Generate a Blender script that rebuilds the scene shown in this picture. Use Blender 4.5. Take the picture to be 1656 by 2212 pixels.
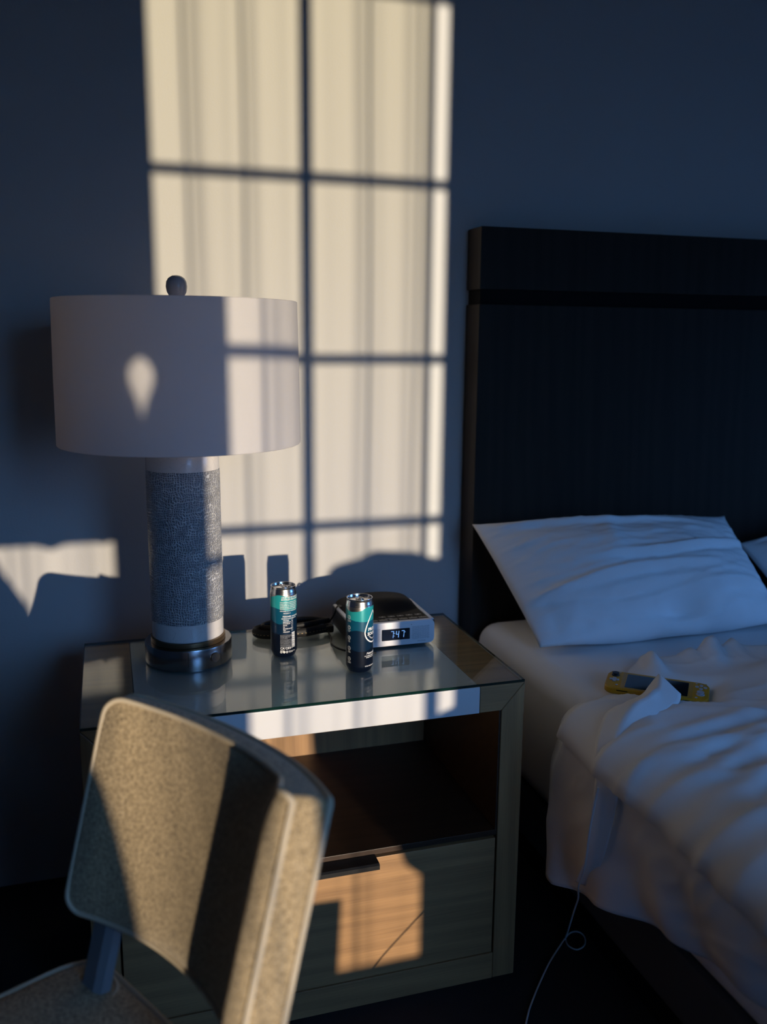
import bpy, bmesh, math, random
from mathutils import Vector, Matrix, noise

scene = bpy.context.scene
for o in list(bpy.data.objects):
    bpy.data.objects.remove(o)
PI = math.pi
rnd = random.Random(7)

# ------------------------------------------------------------------ camera
FPX, IMG_H = 1940.0, 2212.0
yaw, pitch, roll = 0.2999, 0.1907, 0.0086
cam = bpy.data.cameras.new('camera')
cam.sensor_fit = 'VERTICAL'
cam.sensor_height = 36.0
cam.lens = FPX / IMG_H * 36.0
cam.clip_start = 0.02
cam.dof.use_dof = True
cam.dof.focus_distance = 1.86
cam.dof.aperture_fstop = 1.9
camo = bpy.data.objects.new('camera', cam)
scene.collection.objects.link(camo)
_r = Vector((math.cos(yaw), -math.sin(yaw), 0))
_f = Vector((math.sin(yaw) * math.cos(pitch), math.cos(yaw) * math.cos(pitch), -math.sin(pitch)))
_u = _r.cross(_f)
_r2 = _r * math.cos(roll) + _u * math.sin(roll)
_u2 = -_r * math.sin(roll) + _u * math.cos(roll)
M = Matrix.Identity(4)
for i in range(3):
    M[i][0], M[i][1], M[i][2] = _r2[i], _u2[i], -_f[i]
M[0][3], M[1][3], M[2][3] = -0.7938, -2.228, 1.3617
camo.matrix_world = M
scene.camera = camo

# ------------------------------------------------------------------ sky, sun, exposure
SUN_A, SUN_B = 0.157, 0.049          # sunlight travels (-A, 1, -B)
world = bpy.data.worlds.new('world')
scene.world = world
world.use_nodes = True
wn = world.node_tree
wn.nodes.clear()
tc = wn.nodes.new('ShaderNodeTexCoord')
sx = wn.nodes.new('ShaderNodeSeparateXYZ')
cr = wn.nodes.new('ShaderNodeValToRGB')
bg = wn.nodes.new('ShaderNodeBackground')
wo = wn.nodes.new('ShaderNodeOutputWorld')
mr = wn.nodes.new('ShaderNodeMapRange')
mr.inputs['From Min'].default_value = -0.25
mr.inputs['From Max'].default_value = 1.0
wn.links.new(tc.outputs['Generated'], sx.inputs[0])
wn.links.new(sx.outputs['Z'], mr.inputs['Value'])
wn.links.new(mr.outputs[0], cr.inputs[0])
wn.links.new(cr.outputs[0], bg.inputs['Color'])
wn.links.new(bg.outputs[0], wo.inputs['Surface'])
el = cr.color_ramp.elements
el[0].position, el[0].color = 0.0, (0.004, 0.009, 0.02, 1)
el[1].position, el[1].color = 1.0, (0.08, 0.26, 0.80, 1)
for p_, c_ in ((.19, (.010, .03, .07)), (.22, (.03, .09, .22)), (.29, (.06, .17, .46)), (.40, (.125, .34, .86))):
    e = el.new(p_)
    e.color = (*c_, 1)
bg.inputs['Strength'].default_value = 17.0

sun = bpy.data.lights.new('sun', 'SUN')
sun.energy = 6.2
sun.color = (1.0, 0.87, 0.70)
sun.angle = math.radians(0.53)
suno = bpy.data.objects.new('sun', sun)
scene.collection.objects.link(suno)
suno.location = (0.5, -6, 3)
suno.rotation_euler = Vector((-SUN_A, 1, -SUN_B)).to_track_quat('-Z', 'Y').to_euler()

scene.view_settings.view_transform = 'Standard'
scene.view_settings.look = 'None'
scene.view_settings.exposure = 0.0
scene.view_settings.gamma = 1.0
scene.view_settings.use_curve_mapping = False
try:
    scene.cycles.use_denoising = True
    scene.cycles.caustics_reflective = False
    scene.cycles.caustics_refractive = False
    scene.cycles.max_bounces = 10
    scene.cycles.transparent_max_bounces = 24
    scene.cycles.sample_clamp_indirect = 6.0
except Exception:
    pass


def portal(name, loc, rot, sx_, sy_):
    l = bpy.data.lights.new(name, 'AREA')
    l.shape = 'RECTANGLE'
    l.size, l.size_y = sx_, sy_
    l.cycles.is_portal = True
    o = bpy.data.objects.new(name, l)
    scene.collection.objects.link(o)
    o.location = loc
    o.rotation_euler = rot
    return o


# ------------------------------------------------------------------ materials
def mat(name, color=(.8, .8, .8), rough=.6, metal=0.0, spec=.5, **kw):
    m = bpy.data.materials.new(name)
    m.use_nodes = True
    b = m.node_tree.nodes['Principled BSDF']
    b.inputs['Base Color'].default_value = (*color, 1)
    b.inputs['Roughness'].default_value = rough
    b.inputs['Metallic'].default_value = metal
    b.inputs['Specular IOR Level'].default_value = spec
    for k, v in kw.items():
        b.inputs[k.replace('_', ' ')].default_value = v
    return m


def N(m, t, **props):
    n = m.node_tree.nodes.new(t)
    for k, v in props.items():
        setattr(n, k, v)
    return n


def L(m, a, b):
    m.node_tree.links.new(a, b)


def bsdf(m):
    return m.node_tree.nodes['Principled BSDF']


def math_node(m, op, a, b=None, clamp=False):
    n = N(m, 'ShaderNodeMath', operation=op, use_clamp=clamp)
    for i, v in enumerate((a, b)):
        if v is None:
            continue
        if isinstance(v, (int, float)):
            n.inputs[i].default_value = v
        else:
            L(m, v, n.inputs[i])
    return n.outputs[0]


def ramp(m, fac, stops):
    r = N(m, 'ShaderNodeValToRGB')
    L(m, fac, r.inputs[0])
    e = r.color_ramp.elements
    while len(e) < len(stops):
        e.new(0.5)
    for el_, (p, c) in zip(e, stops):
        el_.position = p
        el_.color = (*c, 1)
    return r.outputs[0]


def coords(m, scale=(1, 1, 1), kind='Object'):
    t = N(m, 'ShaderNodeTexCoord')
    mp = N(m, 'ShaderNodeMapping')
    mp.inputs['Scale'].default_value = scale
    L(m, t.outputs[kind], mp.inputs[0])
    return mp.outputs[0]


def noise_tex(m, vec, scale, detail=4, rough=.55, dist=0.0):
    n = N(m, 'ShaderNodeTexNoise')
    n.inputs['Scale'].default_value = scale
    n.inputs['Detail'].default_value = detail
    n.inputs['Roughness'].default_value = rough
    n.inputs['Distortion'].default_value = dist
    L(m, vec, n.inputs['Vector'])
    return n.outputs['Fac']


def bump(m, h, strength=.3, dist=.002):
    b = N(m, 'ShaderNodeBump')
    b.inputs['Strength'].default_value = strength
    b.inputs['Distance'].default_value = dist
    L(m, h, b.inputs['Height'])
    L(m, b.outputs[0], bsdf(m).inputs['Normal'])


def wood(name, dark, light, axis, rough=.5, ring=9.0):
    """oak-like veneer; axis = direction of the grain (0 x, 1 y, 2 z)"""
    m = mat(name, light, rough)
    sc = [26.0, 26.0, 26.0]
    sc[axis] = 1.3
    v = coords(m, tuple(sc))
    a = noise_tex(m, v, 1.0, 3, .6, .6)
    w = N(m, 'ShaderNodeTexWave', wave_type='BANDS')
    w.inputs['Scale'].default_value = .55
    w.inputs['Distortion'].default_value = ring
    w.inputs['Detail'].default_value = 3
    w.bands_direction = 'DIAGONAL'
    L(m, v, w.inputs['Vector'])
    sc2 = [420.0, 420.0, 420.0]
    sc2[axis] = 9.0
    pores = noise_tex(m, coords(m, tuple(sc2)), 1.0, 2, .5)
    mix = math_node(m, 'ADD', math_node(m, 'MULTIPLY', a, .36), math_node(m, 'MULTIPLY', w.outputs['Fac'], .16))
    mix = math_node(m, 'ADD', mix, math_node(m, 'MULTIPLY', pores, .30))
    L(m, ramp(m, mix, [(.12, dark), (.62, light)]), bsdf(m).inputs['Base Color'])
    bump(m, pores, .25, .0006)
    return m


MT = {}
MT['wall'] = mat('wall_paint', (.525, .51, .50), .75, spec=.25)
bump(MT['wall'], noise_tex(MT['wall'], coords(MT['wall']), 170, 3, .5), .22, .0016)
MT['wall2'] = mat('bounce_cut_paint', (.16, .165, .18), .8, spec=.2)  # made-up dark coat for the unseen walls, added to cut bounced light
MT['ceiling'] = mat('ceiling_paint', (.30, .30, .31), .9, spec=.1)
MT['carpet'] = mat('dark_carpet', (.035, .034, .036), .95, spec=.05)
bump(MT['carpet'], noise_tex(MT['carpet'], coords(MT['carpet']), 420, 2), .8, .004)
MT['frame'] = mat('window_frame_paint', (.5, .5, .5), .5)
MT['oak_x'] = wood('oak_grain_across', (.21, .11, .048), (.455, .25, .105), 0)
MT['oak_y'] = wood('oak_grain_deep', (.21, .11, .048), (.455, .25, .105), 1)
MT['oak_z'] = wood('oak_grain_upright', (.21, .11, .048), (.455, .25, .105), 2)
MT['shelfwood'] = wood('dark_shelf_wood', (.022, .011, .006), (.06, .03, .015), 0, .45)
MT['head'] = wood('dark_headboard_wood', (.020, .017, .015), (.036, .029, .024), 2, .5)
bsdf(MT['head']).inputs['Specular IOR Level'].default_value = .1
MT['groove'] = mat('black_recess', (.010, .010, .011), .9, spec=.05)
MT['laminate'] = mat('white_laminate', (.66, .645, .635), .38)
MT['black'] = mat('black_metal', (.010, .010, .011), .55, spec=.3)
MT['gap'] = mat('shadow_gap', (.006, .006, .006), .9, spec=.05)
MT['sheet'] = mat('white_cotton', (.80, .80, .81), .85, spec=.15)
bump(MT['sheet'], noise_tex(MT['sheet'], coords(MT['sheet'], (900, 900, 900)), 1.0, 1), .08, .0006)
MT['ceramic'] = mat('white_glazed_ceramic', (.72, .67, .65), .16)
_v = N(MT['ceramic'], 'ShaderNodeTexVoronoi', feature='DISTANCE_TO_EDGE')
_v.inputs['Scale'].default_value = 55
L(MT['ceramic'], coords(MT['ceramic']), _v.inputs['Vector'])
L(MT['ceramic'], ramp(MT['ceramic'], _v.outputs['Distance'], [(.0, (.60, .56, .54)), (.018, (.74, .70, .68))]), bsdf(MT['ceramic']).inputs['Base Color'])
MT['bronze'] = mat('aged_bronze', (.24, .16, .09), .38, .85)
MT['chrome'] = mat('brushed_dark_nickel', (.30, .29, .29), .2, 1.0)
bsdf(MT['chrome']).inputs['Anisotropic'].default_value = .7
MT['alu'] = mat('can_aluminium', (.78, .76, .74), .22, 1.0)
MT['silver'] = mat('silver_plastic', (.74, .73, .75), .5, .0)
MT['blackgloss'] = mat('gloss_black_plastic', (.008, .008, .009), .5, spec=.04)
MT['blackmat'] = mat('matt_black_plastic', (.018, .018, .02), .45)
MT['rubber'] = mat('black_cable_rubber', (.012, .012, .012), .5)
MT['leather'] = mat('black_woven_strap', (.014, .013, .013), .55)
MT['stitch'] = mat('tan_stitching', (.60, .42, .22), .6)
MT['printwhite'] = mat('white_print', (.82, .80, .76), .5)
MT['printfine'] = mat('fine_print_ink', (.30, .31, .33), .5)
MT['printgrey'] = mat('grey_print', (.22, .23, .25), .5)
MT['yellow'] = mat('yellow_plastic', (.60, .31, .010), .5)
MT['yellowdark'] = mat('yellow_bezel', (.46, .24, .008), .3)
MT['greybutton'] = mat('pale_grey_buttons', (.42, .44, .50), .45)
MT['screen'] = mat('black_screen', (.004, .005, .007), .08)
MT['cable'] = mat('white_cable', (.62, .64, .66), .5)
MT['paintedleg'] = mat('grey_painted_chair_wood', (.22, .235, .25), .5)
MT['drape'] = mat('heavy_drape', (.16, .16, .17), .95, spec=.05)
MT['armfab'] = mat('blocker_fabric', (.16, .15, .15), .95, spec=.05)
MT['outglass'] = None

# chair tweed
m = mat('oatmeal_tweed', (.45, .36, .24), .95, spec=.1)
v1 = noise_tex(m, coords(m, (1400, 1400, 260)), 1.0, 2, .6)
v2 = noise_tex(m, coords(m, (260, 260, 1500)), 1.0, 2, .6)
v3 = noise_tex(m, coords(m), 210, 3, .7)
s_ = math_node(m, 'ADD', math_node(m, 'MULTIPLY', v1, .34), math_node(m, 'MULTIPLY', v2, .33))
s_ = math_node(m, 'ADD', s_, math_node(m, 'MULTIPLY', v3, .33))
L(m, ramp(m, s_, [(.41, (.08, .06, .045)), (.48, (.38, .28, .15)), (.60, (.64, .48, .29))]), bsdf(m).inputs['Base Color'])
bump(m, s_, .5, .002)
bsdf(m).inputs['Sheen Weight'].default_value = .25
MT['tweed'] = m
m = mat('piping_cord', (.58, .48, .34), .9, spec=.1)
bump(m, noise_tex(m, coords(m), 900, 2), .4, .001)
MT['piping'] = m

# lampshade linen: lets light through
m = mat('white_linen_shade', (.88, .86, .87), .9, spec=.1)
vv = math_node(m, 'ADD', noise_tex(m, coords(m, (900, 900, 60)), 1, 2), noise_tex(m, coords(m, (60, 60, 900)), 1, 2))
bump(m, vv, .12, .0008)
tr = N(m, 'ShaderNodeBsdfTranslucent')
tr.inputs['Color'].default_value = (.95, .90, .90, 1)
mx = N(m, 'ShaderNodeMixShader')
mx.inputs[0].default_value = .52
L(m, bsdf(m).outputs[0], mx.inputs[1])
L(m, tr.outputs[0], mx.inputs[2])
L(m, mx.outputs[0], m.node_tree.nodes['Material Output'].inputs['Surface'])
MT['shade'] = m

# woven relief band on the lamp column: cylindrical coordinates (angle, height)
m = mat('woven_relief_glaze', (.42, .42, .45), .34)
t = N(m, 'ShaderNodeTexCoord')
sp = N(m, 'ShaderNodeSeparateXYZ')
L(m, t.outputs['Object'], sp.inputs[0])
ang = math_node(m, 'ARCTAN2', sp.outputs['Y'], sp.outputs['X'])
arc = math_node(m, 'MULTIPLY', ang, .075)
cb = N(m, 'ShaderNodeCombineXYZ')
L(m, arc, cb.inputs[0]); L(m, sp.outputs['Z'], cb.inputs[1])
w1 = noise_tex(m, cb.outputs[0], 26, 3, .6)
w2 = noise_tex(m, cb.outputs[0], 21, 3, .6)


def threads(m, along, warp, freq, amp):
    p = math_node(m, 'ADD', math_node(m, 'MULTIPLY', along, freq), math_node(m, 'MULTIPLY', warp, amp))
    sn = math_node(m, 'SINE', p)
    return math_node(m, 'POWER', math_node(m, 'ABSOLUTE', sn), 5.0)


th1 = threads(m, arc, w1, 620.0, 16.0)
th2 = threads(m, sp.outputs['Z'], w2, 560.0, 20.0)
lines = math_node(m, 'MAXIMUM', th1, th2)
mask = noise_tex(m, cb.outputs[0], 60, 3, .7)
lines2 = math_node(m, 'MULTIPLY', lines, math_node(m, 'ADD', math_node(m, 'MULTIPLY', mask, 1.2), -.1, True))
L(m, ramp(m, lines2, [(.0, (.30, .30, .33)), (.30, (.38, .38, .40)), (.7, (.90, .88, .86))]), bsdf(m).inputs['Base Color'])
bump(m, lines, .9, .0022)
MT['weave'] = m

# glass table top: clear with fresnel reflection
def clear_glass(name, tint, r0=.04, rough=.0):
    m = bpy.data.materials.new(name)
    m.use_nodes = True
    m.node_tree.nodes.clear()
    out = N(m, 'ShaderNodeOutputMaterial')
    t_ = N(m, 'ShaderNodeBsdfTransparent')
    t_.inputs[0].default_value = (*tint, 1)
    g_ = N(m, 'ShaderNodeBsdfGlossy')
    g_.inputs['Roughness'].default_value = rough
    g = N(m, 'ShaderNodeNewGeometry')
    d = N(m, 'ShaderNodeVectorMath', operation='DOT_PRODUCT')
    L(m, g.outputs['Normal'], d.inputs[0]); L(m, g.outputs['Incoming'], d.inputs[1])
    c5 = math_node(m, 'POWER', math_node(m, 'SUBTRACT', 1.0, math_node(m, 'ABSOLUTE', d.outputs['Value']), True), 5.0)
    fac = math_node(m, 'ADD', math_node(m, 'MULTIPLY', c5, 1 - r0), r0)     # schlick, alike from both sides
    x_ = N(m, 'ShaderNodeMixShader')
    L(m, fac, x_.inputs[0])
    L(m, t_.outputs[0], x_.inputs[1])
    L(m, g_.outputs[0], x_.inputs[2])
    L(m, x_.outputs[0], out.inputs[0])
    return m


MT['glass'] = clear_glass('table_glass', (.90, .95, .93), .06, .010)
MT['glassunder'] = clear_glass('table_glass_underside', (.97, .99, .98), .0)
MT['pane'] = clear_glass('window_glass', (.97, .98, .97), .03)
MT['glassedge'] = mat('green_glass_edge', (.004, .022, .018), .12)

# sheer curtain: cloth gets denser as the ray meets it at a slant
def sheer(name, t0, sc):
    m = bpy.data.materials.new(name)
    m.use_nodes = True
    m.node_tree.nodes.clear()
    out = N(m, 'ShaderNodeOutputMaterial')
    g = N(m, 'ShaderNodeNewGeometry')
    d = N(m, 'ShaderNodeVectorMath', operation='DOT_PRODUCT')
    L(m, g.outputs['Normal'], d.inputs[0]); L(m, g.outputs['Incoming'], d.inputs[1])
    c = math_node(m, 'MAXIMUM', math_node(m, 'ABSOLUTE', d.outputs['Value']), .08)
    T = math_node(m, 'POWER', t0, math_node(m, 'DIVIDE', 1.0, c))
    t_ = N(m, 'ShaderNodeBsdfTransparent')
    tcs = N(m, 'ShaderNodeTexCoord')
    sps = N(m, 'ShaderNodeSeparateXYZ')
    L(m, tcs.outputs['Object'], sps.inputs[0])
    mrs = N(m, 'ShaderNodeMapRange')
    mrs.inputs['From Min'].default_value = .9
    mrs.inputs['From Max'].default_value = 2.3
    L(m, sps.outputs['Z'], mrs.inputs['Value'])
    L(m, ramp(m, mrs.outputs[0], [(0, (1, .96, .93)), (1, (.97, .93, .78))]), t_.inputs[0])  # tint yellows with height, put in to colour the sunlight higher on the wall
    df = N(m, 'ShaderNodeBsdfDiffuse'); df.inputs[0].default_value = (*sc, 1)
    tl = N(m, 'ShaderNodeBsdfTranslucent'); tl.inputs[0].default_value = (*sc, 1)
    m1 = N(m, 'ShaderNodeMixShader'); m1.inputs[0].default_value = .5
    L(m, df.outputs[0], m1.inputs[1]); L(m, tl.outputs[0], m1.inputs[2])
    m2 = N(m, 'ShaderNodeMixShader')
    L(m, T, m2.inputs[0]); L(m, m1.outputs[0], m2.inputs[1]); L(m, t_.outputs[0], m2.inputs[2])
    L(m, m2.outputs[0], out.inputs[0])
    return m


MT['sheer'] = sheer('sheer_voile', .76, (.42, .42, .42))
MT['hem'] = sheer('sheer_hem', .10, (.6, .6, .58))


def emit(name, color, strength):
    m = bpy.data.materials.new(name)
    m.use_nodes = True
    b = bsdf(m)
    b.inputs['Base Color'].default_value = (0, 0, 0, 1)
    b.inputs['Emission Color'].default_value = (*color, 1)
    b.inputs['Emission Strength'].default_value = strength
    return m


MT['led'] = emit('led_digits', (.20, .47, 1.0), 1.0)
MT['display'] = mat('clock_display', (.004, .006, .014), .15)


# ------------------------------------------------------------------ geometry helpers
def smooth(me, angle=35):
    for p in me.polygons:
        p.use_smooth = True
    try:
        me.set_sharp_from_angle(angle=math.radians(angle))
    except Exception:
        pass


def obj(name, me, material=None, parent=None, sm=None):
    if isinstance(me, bmesh.types.BMesh):
        bm_ = me
        me = bpy.data.meshes.new(name)
        bm_.normal_update()
        bm_.to_mesh(me)
        bm_.free()
    o = bpy.data.objects.new(name, me)
    scene.collection.objects.link(o)
    if material is not None:
        for mm in (material if isinstance(material, (list, tuple)) else [material]):
            me.materials.append(mm)
    if sm:
        smooth(me, sm)
    if parent is not None:
        o.parent = parent
        # meshes are authored in world space; parents stand at their own base point
        o.matrix_parent_inverse = Matrix.Identity(4)
        o.location = o.location - world_loc(parent)
        me.transform(Matrix.Identity(4))
    return o


def world_loc(o):
    l = Vector((0, 0, 0))
    while o is not None:
        l = l + o.location
        o = o.parent
    return l


def thing(name, label, cat, loc=(0, 0, 0), group=None):
    o = bpy.data.objects.new(name, None)
    scene.collection.objects.link(o)
    o.location = loc
    o.empty_display_size = .05
    o['label'] = label
    o['category'] = cat
    if group:
        o['group'] = group
    return o


def tag(o, label, cat, group=None):
    o['label'] = label
    o['category'] = cat
    if group:
        o['group'] = group
    return o


def struct(o):
    o['kind'] = 'structure'
    return o


def B(*boxes, bevel=0.0, seg=2):
    """boxes = (x0,x1,y0,y1,z0,z1)"""
    bm = bmesh.new()
    for b in boxes:
        x0, x1, y0, y1, z0, z1 = b
        r = bmesh.ops.create_cube(bm, size=1.0)
        for v in r['verts']:
            v.co = Vector((x0 + (v.co.x + .5) * (x1 - x0), y0 + (v.co.y + .5) * (y1 - y0), z0 + (v.co.z + .5) * (z1 - z0)))
    if bevel > 0:
        bmesh.ops.bevel(bm, geom=list(bm.edges), offset=bevel, segments=seg, affect='EDGES', profile=.6)
    return bm


def prism(poly, axis, a0, a1, bevel=0.0, seg=2):
    """extrude a 2D polygon along an axis; poly in the two other axes in order"""
    bm = bmesh.new()

    def P(p, a):
        if axis == 0: return Vector((a, p[0], p[1]))
        if axis == 1: return Vector((p[0], a, p[1]))
        return Vector((p[0], p[1], a))
    v0 = [bm.verts.new(P(p, a0)) for p in poly]
    v1 = [bm.verts.new(P(p, a1)) for p in poly]
    n = len(poly)
    bm.faces.new(v0); bm.faces.new(list(reversed(v1)))
    for i in range(n):
        bm.faces.new((v0[i], v1[i], v1[(i + 1) % n], v0[(i + 1) % n]))
    bmesh.ops.recalc_face_normals(bm, faces=bm.faces)
    if bevel > 0:
        es = [e_ for e_ in bm.edges if e_.calc_face_angle(0) > .3]
        bmesh.ops.bevel(bm, geom=es, offset=bevel, segments=seg, affect='EDGES', profile=.6)
    return bm


def lathe(profile, seg=64, center=(0, 0, 0), cap=True):
    bm = bmesh.new()
    cx, cy, cz = center
    rings = []
    for r, z in profile:
        rings.append([bm.verts.new((cx + r * math.cos(2 * PI * i / seg), cy + r * math.sin(2 * PI * i / seg), cz + z)) for i in range(seg)])
    for a, b in zip(rings, rings[1:]):
        for i in range(seg):
            bm.faces.new((a[i], a[(i + 1) % seg], b[(i + 1) % seg], b[i]))
    if cap:
        if profile[0][0] > 1e-6:
            bm.faces.new(list(reversed(rings[0])))
        if profile[-1][0] > 1e-6:
            bm.faces.new(rings[-1])
    bmesh.ops.remove_doubles(bm, verts=bm.verts, dist=1e-6)
    return bm


def catmull(pts, n=8, closed=False):
    pts = [Vector(p) for p in pts]
    out = []
    m_ = len(pts)
    rng = range(m_ if closed else m_ - 1)
    for i in rng:
        if closed:
            p0, p1, p2, p3 = pts[(i - 1) % m_], pts[i], pts[(i + 1) % m_], pts[(i + 2) % m_]
        else:
            p0, p1, p2, p3 = pts[max(i - 1, 0)], pts[i], pts[i + 1], pts[min(i + 2, m_ - 1)]
        for k in range(n):
            t_ = k / n
            out.append(.5 * ((2 * p1) + (-p0 + p2) * t_ + (2 * p0 - 5 * p1 + 4 * p2 - p3) * t_ ** 2 + (-p0 + 3 * p1 - 3 * p2 + p3) * t_ ** 3))
    if not closed:
        out.append(pts[-1])
    return out


def tube(pts, r, seg=8, closed=False, bm=None, flat=None):
    """sweep a circle (or ellipse: flat=(width,height) with height along z) along points"""
    bm = bm or bmesh.new()
    n = len(pts)
    rings = []
    prev = None
    for i in range(n):
        a = pts[(i - 1) % n] if (closed or i > 0) else pts[i]
        b = pts[(i + 1) % n] if (closed or i < n - 1) else pts[i]
        t_ = (b - a).normalized()
        if flat:
            up = Vector((0, 0, 1))
            s = t_.cross(up)
            s = s.normalized() if s.length > 1e-4 else Vector((1, 0, 0))
            up = s.cross(t_)
            ra, rb = flat
        else:
            if prev is None:
                ref = Vector((0, 0, 1)) if abs(t_.z) < .9 else Vector((1, 0, 0))
                s = t_.cross(ref).normalized()
            else:
                s = (prev - t_ * prev.dot(t_)).normalized()
            prev = s
            up = s.cross(t_)
            ra = rb = r
        rings.append([bm.verts.new(pts[i] + s * (ra * math.cos(2 * PI * k / seg)) + up * (rb * math.sin(2 * PI * k / seg))) for k in range(seg)])
    rr = list(zip(rings, rings[1:]))
    if closed:
        rr.append((rings[-1], rings[0]))
    for a, b in rr:
        for k in range(seg):
            bm.faces.new((a[k], a[(k + 1) % seg], b[(k + 1) % seg], b[k]))
    if not closed:
        bm.faces.new(rings[0]); bm.faces.new(list(reversed(rings[-1])))
    bmesh.ops.recalc_face_normals(bm, faces=bm.faces)
    return bm


def grid(nu, nv, fn, skip=None):
    bm = bmesh.new()
    vs = [[bm.verts.new(fn(i / nu, j / nv)) for j in range(nv + 1)] for i in range(nu + 1)]
    for i in range(nu):
        for j in range(nv):
            if skip and skip((i + .5) / nu, (j + .5) / nv):
                continue
            bm.faces.new((vs[i][j], vs[i + 1][j], vs[i + 1][j + 1], vs[i][j + 1]))
    return bm


def lerp(a, b, t_):
    return a + (b - a) * t_


def interp(x, table):
    if x <= table[0][0]: return table[0][1]
    for (x0, y0), (x1, y1) in zip(table, table[1:]):
        if x <= x1:
            return y0 + (y1 - y0) * (x - x0) / (x1 - x0)
    return table[-1][1]


def sstep(a, b, x):
    t_ = max(0.0, min(1.0, (x - a) / (b - a)))
    return t_ * t_ * (3 - 2 * t_)


def text_mesh(body, size, bold=0.0, align='LEFT', shear=0.0, space=1.0):
    cu = bpy.data.curves.new('txt', 'FONT')
    cu.body = body
    cu.size = size
    cu.align_x = align
    cu.offset = bold
    cu.shear = shear
    cu.space_character = space
    cu.resolution_u = 2
    o = bpy.data.objects.new('txt', cu)
    scene.collection.objects.link(o)
    dg = bpy.context.evaluated_depsgraph_get()
    me = bpy.data.meshes.new_from_object(o.evaluated_get(dg))
    bpy.data.objects.remove(o)
    return me


def join_flat(items):
    """items = list of (mesh, dx, dy) in a plane -> list of 2D verts and faces"""
    V, F = [], []
    for me, dx, dy in items:
        k = len(V)
        V += [(v.co.x + dx, v.co.y + dy) for v in me.vertices]
        F += [[k + i for i in p.vertices] for p in me.polygons]
    return V, F


# ------------------------------------------------------------------ the room
YW = -3.30      # inner face of the window wall
XL, XR, ZC = -1.85, 3.3, 2.75
struct(obj('floor', B((XL - .2, XR + .2, YW - .25, .2, -.12, 0)), MT['carpet']))
struct(obj('wall_back', B((XL - .2, XR + .2, 0, .14, 0, ZC)), MT['wall']))
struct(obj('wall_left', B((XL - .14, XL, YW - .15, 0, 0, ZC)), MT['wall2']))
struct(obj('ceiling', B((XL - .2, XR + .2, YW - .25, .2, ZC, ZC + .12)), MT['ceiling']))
# window wall with one wide opening; right wall with one opening
WX0, WX1, WZ0, WZ1 = -1.02, .606, .20, 2.345
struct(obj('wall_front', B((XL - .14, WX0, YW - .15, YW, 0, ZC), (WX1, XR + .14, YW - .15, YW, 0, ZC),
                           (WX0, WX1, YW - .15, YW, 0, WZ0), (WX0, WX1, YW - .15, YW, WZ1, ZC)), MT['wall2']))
RY0, RY1, RZ0, RZ1 = -2.6, -1.3, .72, 1.75
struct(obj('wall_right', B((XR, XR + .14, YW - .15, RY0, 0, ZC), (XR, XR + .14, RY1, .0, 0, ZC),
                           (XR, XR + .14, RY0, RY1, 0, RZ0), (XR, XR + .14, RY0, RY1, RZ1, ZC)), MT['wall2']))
portal('window_portal_front', ((WX0 + WX1) / 2, YW - .1, (WZ0 + WZ1) / 2), (PI / 2, 0, 0), WX1 - WX0, WZ1 - WZ0)
portal('window_portal_right', (XR + .1, (RY0 + RY1) / 2, (RZ0 + RZ1) / 2), (PI / 2, 0, PI / 2), RY1 - RY0, RZ1 - RZ0)


def window(name, x0, x1, z0, z1, bars_x, bars_z, y):
    t_ = bpy.data.objects.new(name, None)
    scene.collection.objects.link(t_)
    t_.location = ((x0 + x1) / 2, y, z0)
    struct(t_)
    f = .022
    obj('window_frame', B((x0, x0 + f, y - .03, y + .03, z0, z1), (x1 - f, x1, y - .03, y + .03, z0, z1),
                          (x0, x1, y - .03, y + .03, z0, z0 + f), (x0, x1, y - .03, y + .03, z1 - f, z1)), MT['frame'], t_)
    for bx in bars_x:
        obj('muntin', B((bx - .013, bx + .013, y - .018, y + .018, z0 + f, z1 - f)), MT['frame'], t_)
    for bz in bars_z:
        obj('muntin', B((x0 + f, x1 - f, y - .017, y + .017, bz - .012, bz + .012)), MT['frame'], t_)
    xs = [x0 + f] + list(bars_x) + [x1 - f]
    zs = [z0 + f] + list(bars_z) + [z1 - f]
    for a, b in zip(xs, xs[1:]):
        for c, d in zip(zs, zs[1:]):
            obj('pane', B((a, b, y - .003, y + .003, c, d)), MT['pane'], t_)
    return t_


OX = .518 + .157 * .05                       # wall x -> x in the window plane
BZ = (.618, 1.047, 1.474, 1.906)
YG = YW - .05
window('window_1', -.166, .606, WZ0, WZ1, [.219], BZ, YG)
window('window_2', WX0, -.240, WZ0, WZ1, [-.63], BZ, YG)
struct(obj('trim_1', B((-.240, -.166, YW - .12, YW - .005, WZ0, WZ1)), MT['frame']))
# right-hand window
t_ = bpy.data.objects.new('window_3', None); scene.collection.objects.link(t_); struct(t_)
t_.location = (XR + .05, (RY0 + RY1) / 2, RZ0)
f = .03
obj('window_frame', B((XR + .02, XR + .08, RY0, RY0 + f, RZ0, RZ1), (XR + .02, XR + .08, RY1 - f, RY1, RZ0, RZ1),
                      (XR + .02, XR + .08, RY0, RY1, RZ0, RZ0 + f), (XR + .02, XR + .08, RY0, RY1, RZ1 - f, RZ1)), MT['frame'], t_)
obj('muntin', B((XR + .03, XR + .07, -1.965, -1.935, RZ0 + f, RZ1 - f)), MT['frame'], t_)
obj('pane', B((XR + .047, XR + .053, RY0 + f, -1.95, RZ0 + f, RZ1 - f)), MT['pane'], t_)
obj('pane', B((XR + .047, XR + .053, -1.95, RY1 - f, RZ0 + f, RZ1 - f)), MT['pane'], t_)

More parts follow.
